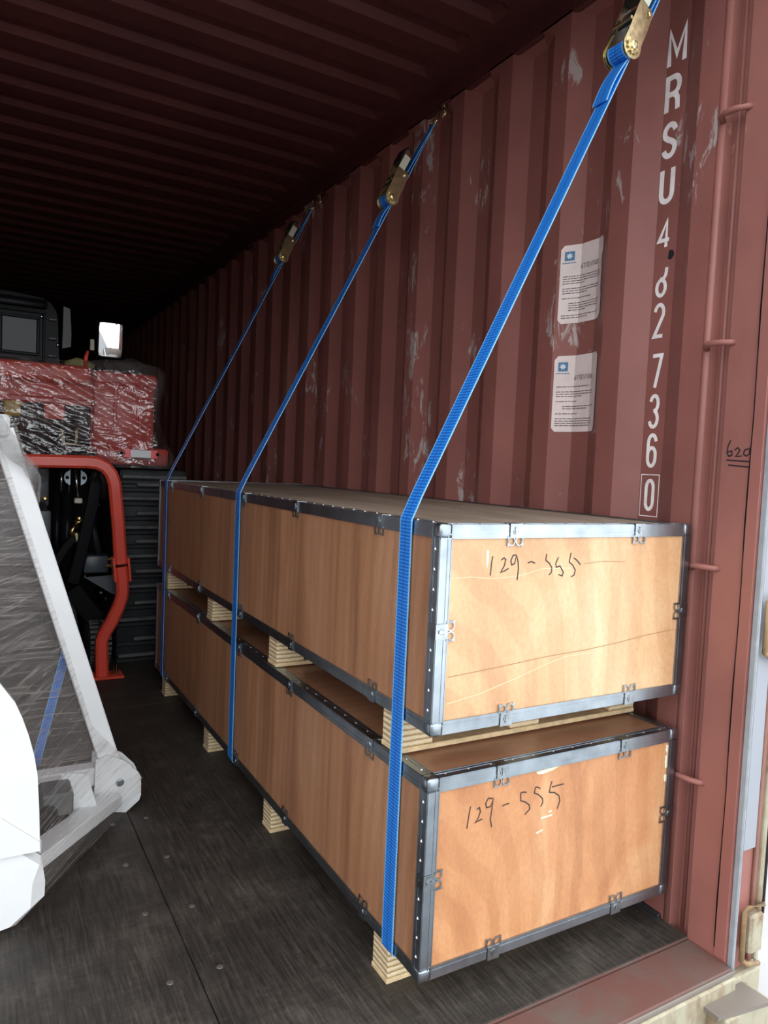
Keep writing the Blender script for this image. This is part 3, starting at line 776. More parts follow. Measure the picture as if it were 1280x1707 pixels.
crate('upper plywood crate with dusty grey-brown lid, marked 129-555, stacked on the other crate', 0.5305, 0.0900, (-0.785, 0.036), RZ, CL,
      dict(end='ply_end_glare', side='ply_side', lid='ply_top'), HU, patches=upp, cracks=[
          ([(0.035, 0.118), (0.16, 0.126), (0.30, 0.137), (0.42, 0.142), (0.52, 0.150), (0.62, 0.161), (0.72, 0.168)], 'crack', 0.0008),
          ([(0.035, 0.062), (0.12, 0.074), (0.22, 0.098), (0.30, 0.120), (0.36, 0.132), (0.44, 0.134)], 'crack_pale', 0.0009),
          ([(0.03, 0.322), (0.08, 0.324), (0.14, 0.318), (0.21, 0.322), (0.28, 0.336), (0.36, 0.334)], 'crack_pale', 0.0007),
          ([(0.40, 0.343), (0.46, 0.347), (0.53, 0.344)], 'crack', 0.0006)])
# ================================================================ RATCHET STRAPS
def strap(y0, y1, xe, t_sp, label, tail):
    """webbing from under the lower crate, up the side, over the top edge, up to a ratchet and hook on the wall rail"""
    root = empty('ratchet_strap', (xe-0.004, y0, 0.09)); tag(root, label, 'strap', 'blue ratchet straps over the crates'); org = root.location
    hw = 0.0235
    E = Vector((xe-0.0035, y0, 1.0565)); T = Vector((-0.028, y1, 2.562))
    d = (T-E).normalized(); Ln = (T-E).length
    wy = Vector((0, 1, 0)); nrm = Vector((-d.z, 0, d.x)).normalized()      # away from the wall, towards the viewer's left
    at = lambda t, o=0.0: E + (T-E)*t + nrm*o
    rows = []
    def row(p): rows.append((p+wy*hw, p-wy*hw))
    row(Vector((xe+0.005, y0, 0.0905))); row(Vector((xe-0.001, y0, 0.0900)))
    row(Vector((xe-0.0050, y0, 0.0955)))
    for k in range(1, 20): row(Vector((xe-0.0055, y0, 0.0955+(1.052-0.0955)*k/20)))
    row(Vector((xe-0.0058, y0, 1.0500))); row(Vector((xe-0.0050, y0, 1.0555)))
    for k in range(1, 25): row(at(t_sp*k/24, 0.003))
    def rib(rows, name, par):
        mb = MB().ribbon(rows); ob = mb.build(name, 'web', par, org)
        so = ob.modifiers.new('thickness', 'SOLIDIFY'); so.thickness = 0.0022; so.offset = 0
        return ob
    rib(rows, 'webbing', root)
    # loose tail folded back along the strap under the spool
    if tail:
        a, b = tail
        tr_ = []
        for k in range(9):
            s_ = k/8; p = at(a+(b-a)*s_, 0.006+0.007*math.sin(math.pi*s_*0.9))
            tr_.append((p+wy*hw+wy*0.006*s_, p-wy*hw+wy*0.006*s_))
        rib(tr_, 'webbing_tail', root)
    # ratchet ------------------------------------------------------------
    rr = bpy.data.objects.new('ratchet', None); rr.empty_display_size = 0.05; COL.objects.link(rr); rr.parent = root
    S = at(t_sp, 0.018)                                    # spool axis
    # wound webbing
    sp = []
    for k in range(61):
        a = k/60*2*math.pi*2.4; r = 0.0225-0.0042*k/60
        p = S + (nrm*math.cos(a) - d*math.sin(a))*r
        sp.append((p+wy*hw, p-wy*hw))
    rib(sp, 'wound_webbing', rr)
    MB().lathe(S-wy*0.038, wy, [(0, 0.009), (0.076, 0.009)], 14).build('spool_shaft', 'zinc', rr, org, smooth=False)
    for s in (-1, 1):
        side = wy*s
        # fixed frame side plate
        def plate(name, mat, off, th, outline):
            mb = MB(); o = S + side*off; n = len(outline)
            for c_ in (0, th):
                for (a, b) in outline: mb.v.append(o + d*a + nrm*b + side*c_)
            mb.f.append(tuple(range(n))); mb.f.append(tuple(range(2*n-1, n-1, -1)))
            for i in range(n): mb.f.append((i, (i+1) % n, n+(i+1) % n, n+i))
            return mb.build(name, mat, rr, org)
        cap = [(0.026*math.cos(math.radians(a)), 0.026*math.sin(math.radians(a))) for a in range(90, 271, 20)]
        plate('side_plate', 'zinc', 0.0275, 0.0022, cap + [(0.06, -0.024), (0.115, -0.018), (0.125, -0.006), (0.115, 0.006), (0.05, 0.024)])
        # handle side arm, swings a little outward
        plate('handle_arm', 'zinc', 0.0315, 0.0022, [(0.029*math.cos(math.radians(a)), 0.029*math.sin(math.radians(a))) for a in range(80, 281, 20)] + [(0.05, -0.014), (0.10, 0.004), (0.185, 0.016), (0.195, 0.026), (0.185, 0.036), (0.10, 0.034), (0.04, 0.030)])
        # ratchet wheel teeth
        mb = MB(); o = S + side*0.0345; tv = []
        for k in range(22):
            a = k*2*math.pi/22; r = 0.0215 if k % 2 == 0 else 0.0165; tv.append((d*math.cos(a)+nrm*math.sin(a))*r)
        mb.v += [o+p for p in tv] + [o+p+side*0.004 for p in tv]; n = 22
        mb.f.append(tuple(range(n))); mb.f.append(tuple(range(2*n-1, n-1, -1)))
        for i in range(n): mb.f.append((i, (i+1) % n, n+(i+1) % n, n+i))
        mb.build('ratchet_wheel', 'zinc', rr, org)
        MB().lathe(S+side*0.034, side, [(0, 0.011), (0.008, 0.010), (0.009, 0.006)], 12).build('axle_cap', 'zinc', rr, org)
        MB().lathe(S+d*0.105+nrm*(-0.006)+side*0.026, side, [(0, 0.006), (0.010, 0.006), (0.011, 0.004)], 10).build('frame_bolt', 'zinc', rr, org)
    MB().obox(S+d*0.185+nrm*0.026, d, nrm, wy, (-0.04, 0.014), (-0.013, 0.013), (-0.0305, 0.0305)).build('handle_grip', 'black_plastic', rr, org)
    MB().obox(S+d*0.115+nrm*0.019+wy*(-0.0345), d, nrm, wy, (0, 0.055), (-0.012, 0.014), (-0.0012, 0.0005)).build('pale_sticker', 'cream', rr, org)
    MB().tube([S+d*0.06+nrm*0.034-wy*0.03, S+d*0.06+nrm*0.034+wy*0.03], 0.004, 8).build('pawl_bar', 'zinc', rr, org)
    MB().obox(S+d*0.075+nrm*0.022, d, nrm, wy, (-0.012, 0.03), (-0.003, 0.003), (-0.024, 0.024)).build('pawl_plate', 'black_plastic', rr, org)
    MB().obox(S+d*0.045+nrm*(-0.02), d, nrm, wy, (-0.02, 0.03), (-0.0015, 0.0015), (-0.027, 0.027)).build('frame_web', 'zinc', rr, org)
    # short fixed webbing from ratchet to hook, doubled
    t0 = t_sp + 0.105/Ln; rib([( (p:=at(t0+(0.955-t0)*k/8, 0.008*(1-k/8)))+wy*hw*(1-0.25*k/8), p-wy*hw*(1-0.25*k/8)) for k in range(9)], 'short_webbing', root)
    rib([((p:=at(t0+(0.955-t0)*k/8, -0.004+0.004*k/8))+wy*hw*(1-0.25*k/8), p-wy*hw*(1-0.25*k/8)) for k in range(9)], 'short_webbing', root)
    # double wire hook
    h = MB(); a = at(0.955)
    for s in (-1, 1):
        h.tube([a+wy*s*0.020, at(0.965)+wy*s*0.018, at(0.985)+wy*s*0.009, at(1.0)+wy*s*0.007+Vector((0, 0, 0.006)), at(1.008)+wy*s*0.006+Vector((0.006, 0, 0.004)), at(1.004)+wy*s*0.006+Vector((0.018, 0, -0.014)), at(0.99)+wy*s*0.006+Vector((0.020, 0, -0.012))], 0.0042, 8)
    h.tube([a-wy*0.022, a+wy*0.022], 0.0042, 8)
    h.build('hook', 'zinc', root, org, smooth=True)
    return root
strap(0.160, 0.165, -0.7846, 0.752, 'blue ratchet strap nearest the door, over the front end of the crates', (0.742, 0.665))
strap(1.300, 1.270, -0.7766, 0.735, 'blue ratchet strap around the middle of the crates, hook in view on the top rail', (0.727, 0.665))
strap(2.405, 2.420, -0.7689, 0.765, 'blue ratchet strap farthest inside, over the back end of the crates', (0.757, 0.690))

# ================================================================ WRAPPED RED HARVESTER
HV = empty('crawler_harvester', (-1.35, 3.05, 0)); tag(HV, 'red crawler harvester wrapped in clear bubble film, parked behind the crates', 'harvester')
HO = HV.location
def hp(mb, name, mat, par=None, **k): return mb.build(name, mat, par or HV, HO if par is None or par is HV else HO, **k)
def sub(mb, name, mat, par, **k):
    return mb.build(name, mat, par, HO, **k)
# body panels
body = hp(MB().bbox((-2.05, 3.02, 1.12), (-0.72, 3.9, 1.58), 0.02, 2), 'body_panel', 'm_red2', angle=40)
hp(MB().bbox((-2.08, 2.965, 1.535), (-1.045, 3.06, 1.628), 0.022, 3), 'top_beam', 'm_red', angle=40)
hp(MB().bbox((-1.035, 2.975, 1.545), (-0.70, 3.9, 1.618), 0.02, 3), 'tank_rim', 'm_red2', angle=40)
hp(MB().bbox((-1.03, 2.985, 1.195), (-0.715, 3.03, 1.56), 0.012, 2), 'tank_panel', 'm_red2', angle=40)
for x in (-0.93, -0.80):
    hp(MB().bbox((x, 2.975, 1.26), (x+0.018, 2.99, 1.53), 0.004), 'panel_rib', 'm_red2')
hp(MB().bbox((-2.05, 3.00, 1.13), (-1.04, 3.03, 1.42), 0.008), 'dark_recess', 'm_dark')
hp(MB().bbox((-2.05, 2.985, 1.42), (-1.04, 3.03, 1.455), 0.008), 'recess_rail', 'm_red2')
lp = hp(MB().bbox((-1.455, 2.985, 1.345), (-1.375, 3.01, 1.425), 0.01, 2), 'tail_lamp', 'amber', angle=40)
hp(MB().bbox((-1.27, 2.985, 1.34), (-1.17, 3.01, 1.42), 0.01, 2), 'tail_lamp', 'm_red', angle=40)
bump_ = hp(MB().bbox((-1.02, 2.955, 1.118), (-0.635, 3.55, 1.215), 0.022, 3), 'bumper', 'm_red2', angle=40)
hp(MB().bbox((-2.05, 2.965, 1.125), (-1.02, 3.05, 1.185), 0.01), 'lower_rail', 'm_dark')
rf = hp(MB().bbox((-0.876, 2.894, 1.160), (-0.722, 2.904, 1.203), 0.003), 'reflector', 'refl_white')
sub(MB().prism([(-0.890, 1.160), (-0.852, 1.160), (-0.852, 1.203), (-0.890, 1.203), (-0.878, 1.182)], 'y', 2.890, 2.901), 'red_end', 'refl_red', rf)
sub(MB().prism([(-0.746, 1.160), (-0.710, 1.160), (-0.722, 1.182), (-0.710, 1.203), (-0.746, 1.203)], 'y', 2.890, 2.901), 'red_end', 'refl_red', rf)
for x in (-0.897, -0.708): sub(MB().lathe((x, 2.955, 1.182), (0, -1, 0), [(0, 0.009), (0.060, 0.008)], 10), 'bolt', 'm_dark', rf)
hp(MB().tube([(-1.187, 2.957, 1.292), (-1.185, 2.935, 1.280), (-1.175, 2.93, 1.215), (-1.122, 2.93, 1.215), (-1.116, 2.935, 1.282), (-1.113, 2.957, 1.296)], 0.0065, 8), 'yellow_loop', 'yellow', smooth=True)
# bubble wrap sheet, lumpy, hung over the body
def wrap_sheet():
    mb = MB(); nx, nz = 190, 100; x0, x1 = -1.80, -0.645
    for j in range(nz):
        v = j/(nz-1)
        for i in range(nx):
            u = i/(nx-1); x = x0+(x1-x0)*u
            z = 1.105+0.545*v
            y = 2.925
            q1 = 1-abs(noise.noise(Vector((x*2.2+z*3.0, z*11+x*5.2, 1.3)))); q2 = 1-abs(noise.noise(Vector((x*7-z*4, z*26+x*6, 7.7)))); q3 = 1-abs(noise.noise(Vector((x*13+z*9, z*9-x*3, 3.1))))
            fold = -(q1**3)*0.026 - (q2**4)*0.010 - (q3**4)*0.010 + 0.022 + noise.noise(Vector((x*30, z*40, 5.1)))*0.002
            right = max(0, (u-0.93)/0.07)
            bulge = 0.0
            y += -0.004+fold*0.9 - 0.012*math.exp(-((v-0.08)/0.1)**2)
            xx = x + 0.05*right*math.exp(-((v-0.05)/0.22)**2) - 0.035*right*math.exp(-((v-0.55)/0.25)**2) + fold*0.4*right
            y += right*right*0.08
            if v > 0.93: y += (v-0.93)/0.07*0.05
            mb.v.append(Vector((xx, y, z + (0.03*math.sin((u-0.6)*8) if v > 0.9 and u > 0.6 else 0)*(v-0.9)*10)))
    for j in range(nz-1):
        for i in range(nx-1): mb.f.append((j*nx+i, j*nx+i+1, (j+1)*nx+i+1, (j+1)*nx+i))
    # return over the top and the right side so that it wraps the body
    o = len(mb.v)
    for i in range(nx):
        p = mb.v[(nz-1)*nx+i]; mb.v.append(Vector((p.x, 3.5, p.z+0.01)))
    for i in range(nx-1): mb.f.append(((nz-1)*nx+i, (nz-1)*nx+i+1, o+i+1, o+i))
    o = len(mb.v)
    for j in range(nz):
        p = mb.v[j*nx+nx-1]; mb.v.append(Vector((p.x+0.01, 3.6, p.z)))
    for j in range(nz-1): mb.f.append((j*nx+nx-1, (j+1)*nx+nx-1, o+j+1, o+j))
    return mb
hp(wrap_sheet(), 'bubble_wrap_sheet', 'bubble', smooth=True)
def bag():
    mb = MB(); nx, nz = 22, 10
    for j in range(nz):
        for i in range(nx):
            u, v = i/(nx-1), j/(nz-1)
            x = -0.99+0.32*u; h = 0.12*math.sin(math.pi*min(1, u*1.0+0.02)**1.3)*0.9+0.012
            z = 1.60+h*math.sin(math.pi*v)+0.012*noise.noise(Vector((x*14, v*6, 2)))
            mb.v.append(Vector((x, 2.98+0.35*v, z)))
    for j in range(nz-1):
        for i in range(nx-1): mb.f.append((j*nx+i, j*nx+i+1, (j+1)*nx+i+1, (j+1)*nx+i))
    return mb
hp(bag(), 'plastic_bag_cover', 'bag', smooth=True)
# cab
cab = hp(MB().prism([(-2.05, 1.58), (-1.165, 1.58), (-1.180, 1.92), (-1.188, 1.955), (-1.215, 1.995), (-1.26, 2.018), (-1.40, 2.030), (-2.05, 2.030)], 'y', 3.32, 4.5), 'cab_shell', 'm_black')
def frame(x0, x1, z0_, z1_, y, wdt, dep):
    mb = MB(); mb.bbox((x0-wdt, y-dep, z0_-wdt), (x1+wdt, y, z0_), 0.003).bbox((x0-wdt, y-dep, z1_), (x1+wdt, y, z1_+wdt), 0.003).bbox((x0-wdt, y-dep, z0_), (x0, y, z1_), 0.003).bbox((x1, y-dep, z0_), (x1+wdt, y, z1_), 0.003); return mb
sub(frame(-1.455, -1.285, 1.712, 1.895, 3.318, 0.014, 0.012), 'window_frame', 'm_black', cab)
sub(frame(-1.62, -1.255, 1.672, 1.930, 3.319, 0.012, 0.014), 'panel_frame', 'm_black', cab)
sub(MB().bbox((-1.455, 3.312, 1.712), (-1.285, 3.318, 1.895), 0.002), 'window_pane', 'glass', cab)
sub(MB().bbox((-2.05, 3.285, 1.955), (-1.235, 3.33, 2.005), 0.012, 2), 'roof_lip', 'm_black', cab, angle=40)
for z in (1.905, 1.80, 1.705):
    sub(MB().bbox((-1.228, 3.300, z-0.006), (-1.185, 3.322, z+0.006), 0.003), 'hinge', 'm_grey', cab)
for (x, z) in ((-1.235, 1.66), (-1.178, 1.77), (-1.170, 1.655), (-1.262, 1.915)):
    sub(MB().lathe((x, 3.32, z), (0, -1, 0), [(0, 0.010), (0.010, 0.009), (0.014, 0.004)], 12), 'cab_bolt', 'chrome', cab, smooth=True)
# mirrors
mr = hp(MB().bbox((-1.002, 3.095, 1.702), (-0.870, 3.125, 1.892), 0.014, 3), 'wing_mirror', 'black_plastic', angle=40)
mg = MB(); nn = 17
for j in range(nn):
    for i in range(nn):
        a, b = i/(nn-1)*2-1, j/(nn-1)*2-1
        k = min(1.0, 1.13-0.13*max(abs(a), abs(b))) if abs(a*b) < 0.8 else 0.965
        mg.v.append(Vector((-0.936+0.060*a*k, 3.0945-0.007*(1-(a*a+2.2*b*b)/3.2)-0.024*(b+1)/2, 1.797+0.089*b*k)))
for j in range(nn-1):
    for i in range(nn-1): mg.f.append((j*nn+i, j*nn+i+1, (j+1)*nn+i+1, (j+1)*nn+i))
sub(mg, 'mirror_glass', 'mirror', mr, smooth=True)
sub(MB().tube([(-0.94, 3.12, 1.72), (-0.95, 3.2, 1.64), (-1.0, 3.3, 1.60)], 0.01, 8), 'mirror_arm', 'm_black', mr, smooth=True)
sub(MB().lathe((-1.026, 3.11, 1.735), (0, 0, 1), [(0, 0.012), (0.055, 0.011), (0.06, 0.006)], 10), 'mirror_knob', 'cream', mr)
hp(MB().prism([(-1.156, 1.752), (-1.112, 1.766), (-1.110, 1.84), (-1.119, 1.975), (-1.152, 1.985)], 'y', 3.30, 3.33), 'mirror_back', 'grey_plastic')
# red guard frame
gp = [(-1.75, 1.118), (-1.40, 1.122), (-1.08, 1.128), (-1.035, 1.124), (-0.995, 1.106), (-0.965, 1.07), (-0.948, 1.02), (-0.940, 0.95), (-0.923, 0.79), (-0.908, 0.600)]
gr = hp(MB().rsweep([(x, 2.80, z) for x, z in gp], 0.032, 0.030, (0, 1, 0), 0.012), 'guard_frame', 'm_red', angle=40)
leg = hp(MB().rsweep([(x, 2.80, z) for x, z in [(-0.908, 0.585), (-0.899, 0.52), (-0.896, 0.455), (-0.900, 0.42), (-0.913, 0.375), (-0.946, 0.297), (-0.982, 0.232), (-0.993, 0.200), (-0.995, 0.159), (-0.989, 0.012)]], 0.031, 0.030, (0, 1, 0), 0.012), 'guard_leg', 'm_red', angle=40)
for s in (-1, 1):
    sub(MB().obox((-0.905+s*0.037, 2.80, 0.575), (0.1, 0, -1), (0, 1, 0), (1, 0, 0.1), (-0.06, 0.065), (-0.034, 0.034), (-0.005, 0.005)), 'joint_plate', 'm_red', leg)
for z in (0.59, 0.625):
    sub(MB().lathe((-0.948, 2.80, z), (-1, 0, 0), [(0, 0.012), (0.012, 0.012), (0.013, 0.008), (0.032, 0.007)], 6), 'joint_bolt', 'brass', leg)
sub(MB().lathe((-0.866, 2.80, 0.60), (1, 0, 0), [(0, 0.010), (0.010, 0.009)], 6), 'joint_bolt', 'brass', leg)
sub(MB().bbox((-1.09, 2.745, 0.0), (-0.885, 2.87, 0.013), 0.003), 'foot_plate', 'm_red', leg)
for x in (-0.93, -0.915): sub(MB().lathe((x, 2.80, 0.013), (0, 0, 1), [(0, 0.009), (0.01, 0.009), (0.011, 0.005), (0.05, 0.005)], 8), 'foot_bolt', 'brass', leg)
# rubber track on the right
trk = hp(MB().bbox((-0.885, 3.05, 0.012), (-0.50, 4.7, 1.10), 0.03, 2), 'rubber_track', 'rubber', angle=40)
zl = [1.055, 1.012, 0.934, 0.851, 0.772, 0.693, 0.610, 0.523, 0.439, 0.345, 0.250, 0.138, 0.045]
for k, z in enumerate(zl):
    x0 = -0.87 if k % 2 == 0 else -0.79
    sub(MB().bbox((x0, 3.018, z-0.011), (-0.515, 3.052, z+0.009), 0.004), 'track_lug', 'lug', trk)
    sub(MB().bbox((-0.88, 3.035, z-0.045), (-0.515, 3.052, z-0.018), 0.006), 'track_pad', 'rubber', trk)
# machinery behind the guard
hp(MB().bbox((-2.0, 3.55, 0.25), (-0.9, 4.4, 1.12), 0.02), 'chassis', 'm_dark')
hp(MB().bbox((-1.60, 3.12, 0.56), (-1.235, 3.5, 1.09), 0.02, 2), 'gearbox', 'm_grey', angle=40)
gb = hp(MB().bbox((-1.335, 3.05, 0.88), (-1.232, 3.13, 1.085), 0.015, 2).bbox((-1.315, 3.05, 0.62), (-1.22, 3.13, 0.86), 0.012, 2).lathe((-1.275, 3.05, 1.03), (0, -1, 0), [(0, 0.028), (0.02, 0.026), (0.024, 0.012)], 16), 'gearbox_cover', 'm_grey', angle=40)
for (x, z) in ((-1.30, 0.935), (-1.255, 0.925)):
    sub(MB().lathe((x, 3.05, z), (0, -1, 0), [(0, 0.012), (0.016, 0.012), (0.018, 0.007), (0.03, 0.006)], 8), 'gearbox_fitting', 'brass', gb)
sub(MB().lathe((-1.268, 3.052, 0.885), (0, -1, 0), [(0, 0.022), (0.004, 0.022)], 16), 'gearbox_port', 'm_dark', gb)
for (x, z0_, z1_) in ((-1.178, 0.965, 1.085), (-1.140, 0.955, 1.06)):
    hp(MB().tube([(x, 3.02, z0_), (x, 3.02, z1_)], 0.0055, 8), 'thin_rod', 'chrome', smooth=True)
hp(MB().tube([(-1.143, 3.05, 0.45), (-1.143, 3.05, 0.96)], 0.032, 14), 'hydraulic_cylinder', 'm_black', smooth=True)
hp(MB().tube([(-1.19, 3.09, 0.42), (-1.19, 3.09, 0.98)], 0.022, 12), 'hydraulic_cylinder', 'm_black', smooth=True)
for s, x in ((-1, -1.152), (1, -1.072)):
    arcp = [(x+s*0.030*math.cos(math.radians(a))-s*0.014, 1.040+0.036*math.sin(math.radians(a))) for a in range(-75, 76, 15)]
    bk = hp(MB().prism([(x-s*0.014, 1.0)] + arcp + [(x-s*0.014, 1.082)], 'y', 2.985, 2.993), 'pale_bracket', 'pale_bracket')
    sub(MB().lathe((x+s*0.001, 2.985, 1.040), (0, -1, 0), [(0, 0.010), (0.007, 0.009)], 10), 'bracket_bolt', 'm_dark', bk)
lr = hp(MB().tube([(-1.115, 2.99, 1.09), (-1.098, 2.985, 0.94)], 0.006, 8), 'lift_rod', 'chrome', smooth=True)
sub(MB().bbox((-1.118, 2.965, 0.905), (-1.078, 3.0, 0.932), 0.005), 'rod_end_block', 'cream', lr)
bf = hp(MB().lathe((-1.096, 3.0, 0.775), (0.15, 0, 1), [(0, 0.016), (0.02, 0.016), (0.021, 0.024), (0.036, 0.024), (0.037, 0.017), (0.05, 0.02), (0.062, 0.016)], 12).tube([(-1.10, 2.99, 0.80), (-1.125, 2.98, 0.76), (-1.13, 2.98, 0.73)], 0.012, 8).tube([(-1.09, 2.99, 0.81), (-1.055, 2.985, 0.82)], 0.007, 8), 'hose_fitting', 'brass', smooth=True)
hp(MB().tube([(-1.105, 2.985, 0.745), (-1.095, 2.98, 0.69)], 0.0075, 8), 'yellow_pin', 'yellow', smooth=True)
hp(MB().rsweep([(-1.005, 2.97, 1.08), (-1.03, 2.97, 0.9), (-1.085, 2.97, 0.62), (-1.12, 2.97, 0.48)], 0.032, 0.018, (0, 1, 0), 0.006), 'link_arm', 'm_black', angle=40)
hp(MB().tube([(-1.035, 2.93, 1.03), (-1.02, 2.92, 1.09), (-0.995, 2.92, 1.08), (-0.975, 2.93, 1.02), (-0.975, 2.95, 0.93)], 0.018, 10), 'rubber_hose', 'black_rubber', smooth=True)
hp(MB().rsweep([(-1.10, 3.0, 0.74), (-1.16, 3.0, 0.66), (-1.22, 3.0, 0.55)], 0.022, 0.015, (0, 1, 0), 0.005), 'link_arm', 'm_black', angle=40)
hp(MB().tube([(-1.06, 3.06, 0.9), (-1.0, 3.06, 0.72), (-0.97, 3.07, 0.6)], 0.02, 10), 'rubber_hose', 'black_rubber', smooth=True)
hp(MB().prism([(-1.065, 0.512), (-0.92, 0.520), (-0.89, 0.50), (-0.89, 0.40), (-0.935, 0.425)], 'y', 2.93, 2.945), 'dark_gusset', 'm_plate')
hp(MB().bbox((-1.06, 3.02, 0.52), (-0.93, 3.3, 0.615), 0.012, 2), 'step_box', 'm_plate', angle=40)
hp(MB().rsweep([(-1.12, 3.02, 0.44), (-1.02, 3.02, 0.30), (-0.93, 3.02, 0.20)], 0.05, 0.03, (0, 1, 0), 0.008), 'under_beam', 'm_dark', angle=40)
for (x, z) in ((-1.105, 0.505), (-1.058, 0.512), (-0.975, 0.42), (-0.945, 0.385), (-1.005, 0.885), (-1.0, 0.895), (-1.045, 0.68)):
    hp(MB().lathe((x, 2.985, z), (0, -1, 0), [(0, 0.011), (0.010, 0.010), (0.014, 0.004)], 8), 'machine_bolt', 'chrome')
# small pneumatic guide wheel
wh = hp(MB().lathe((-1.045, 3.03, 0.138), (1, 0, 0), [(0, 0.075), (0.012, 0.118), (0.03, 0.136), (0.10, 0.136), (0.118, 0.118), (0.13, 0.075)], 30), 'guide_wheel', 'rubber', angle=40)
tm = MB()
for k in range(30):
    a = 2*math.pi*k/30
    for sx in (0, 1):
        d_ = Vector((0, math.cos(a+sx*0.1), math.sin(a+sx*0.1))); t_ = Vector((0, -d_.z, d_.y))
        tm.obox(Vector((-1.045, 3.03, 0.138)), (1, 0, 0), t_, d_, (0.012+sx*0.06, 0.058+sx*0.06), (-0.008, 0.008), (0.126, 0.1365))
tr_ob = sub(tm, 'tyre_tread', 'lug', wh); 
hp(MB().tube([(-1.16, 2.98, 0.10), (-1.12, 2.97, 0.26), (-1.135, 2.97, 0.34), (-1.20, 2.98, 0.37), (-1.30, 3.0, 0.37)], 0.035, 12), 'wrapped_hose', 'bag', smooth=True)

# gloves / cloth bundle on the body
cl = MB()
bm = bmesh.new(); bmesh.ops.create_icosphere(bm, subdivisions=3, radius=1)
for v in bm.verts:
    p = v.co.copy(); q = 1+0.25*noise.noise(p*2.2)
    v.co = Vector((p.x*0.075*q, p.y*0.05*q, max(-0.02, p.z*0.034*q)))
bm.verts.index_update(); cl.add([v.co.copy()+Vector((-1.085, 3.14, 1.652)) for v in bm.verts], [[v.index for v in f.verts] for f in bm.faces]); bm.free()
clo = empty('cloth_bundle', (-1.085, 3.14, 1.632)); tag(clo, 'yellow-green crumpled cloth bundle lying on the red harvester beside the mirror', 'cloth')
cl.build('cloth', 'olive', clo, clo.location, smooth=True)
MB().tube([(-1.062, 3.085, 1.63), (-1.060, 3.08, 1.69), (-1.05, 3.08, 1.725)], [0.008, 0.011, 0.006], 8).build('red_handle', 'm_red', clo, clo.location, smooth=True)

# ================================================================ WHITE ATTACHMENT IN STRETCH FILM
AT = empty('white_implement', (-1.55, 0.95, 0)); tag(AT, 'white steel implement frame wrapped in clear stretch film, on the floor at left', 'implement')
AO = AT.location
def ap(mb, name, mat, **k): return mb.build(name, mat, AT, AO, **k)
sil = [(-1.430, 0.072), (-1.444, 0.178), (-1.450, 0.30), (-1.455, 0.39), (-1.463, 0.44), (-1.475, 0.489), (-1.489, 0.533), (-1.505, 0.573), (-1.537, 0.622), (-1.58, 0.67), (-1.66, 0.73), (-1.80, 0.78), (-2.10, 0.80)]
ap(MB().prism([(-2.10, 0.20)] + [(-1.447, 0.20)] + sil[2:], 'y', 0.712, 0.724), 'shield_plate', 'white')
# sloping fold under the upper plate, then the bright lower plate
fold = MB(); a0, a1 = (-2.10, 0.82), (-1.444, 0.222); b0, b1 = (-2.10, 0.765), (-1.441, 0.167)
fold.v += [Vector((a0[0], 0.710, a0[1])), Vector((a1[0], 0.710, a1[1])), Vector((b1[0], 0.758, b1[1])), Vector((b0[0], 0.758, b0[1])),
           Vector((a0[0], 0.722, a0[1])), Vector((a1[0], 0.722, a1[1])), Vector((b1[0], 0.766, b1[1])), Vector((b0[0], 0.766, b0[1]))]
fold.f += [(0,1,2,3),(7,6,5,4),(0,4,5,1),(1,5,6,2),(2,6,7,3),(3,7,4,0)]
lowp_ = [(-2.10, 0.0), (-1.535, 0.0), (-1.500, 0.006), (-1.462, 0.042), (-1.456, 0.115), (-1.441, 0.167), (-1.533, 0.25), (-2.10, 0.765)]
bm = bmesh.new()
vs_ = [bm.verts.new((x, 0.722, z)) for x, z in [(-2.10, 0.016), (-1.535, 0.016), (-1.510, 0.020), (-1.466, 0.055), (-1.462, 0.115), (-1.447, 0.160), (-1.533, 0.238), (-2.10, 0.75)]]
vb_ = [bm.verts.new((x, 0.752, z)) for x, z in [(-2.10, 0.0), (-1.535, 0.0), (-1.495, 0.004), (-1.432, 0.062), (-1.431, 0.10), (-1.441, 0.167), (-1.533, 0.25), (-2.10, 0.765)]]
bm.faces.new(vs_); bm.faces.new(vb_[::-1])
for i in range(8): bm.faces.new((vs_[i], vb_[i], vb_[(i+1) % 8], vs_[(i+1) % 8]))
bm.verts.index_update()
q = MB().add([v.co.copy() for v in bm.verts], [[v.index for v in f.verts] for f in bm.faces]); bm.free()
ap(q, 'lower_plate', 'white')
ap(fold, 'fold_strip', 'white')
# A-frame legs of square tube
BY = 1.25
b_lo, b_hi = Vector((-1.195, BY+0.03, 0.155)), Vector((-1.520, BY+0.03, 1.225))
ap(MB().rsweep([b_lo, b_hi], 0.031, 0.03, (0, 1, 0), 0.003), 'frame_leg', 'white')
ap(MB().rsweep([Vector((-1.93, BY+0.03, 0.155)), Vector((-1.60, BY+0.03, 1.225))], 0.031, 0.03, (0, 1, 0), 0.003), 'frame_leg', 'white')
ap(MB().bbox((-1.62, BY-0.01, 1.20), (-1.50, BY+0.07, 1.27), 0.01), 'frame_head', 'white')
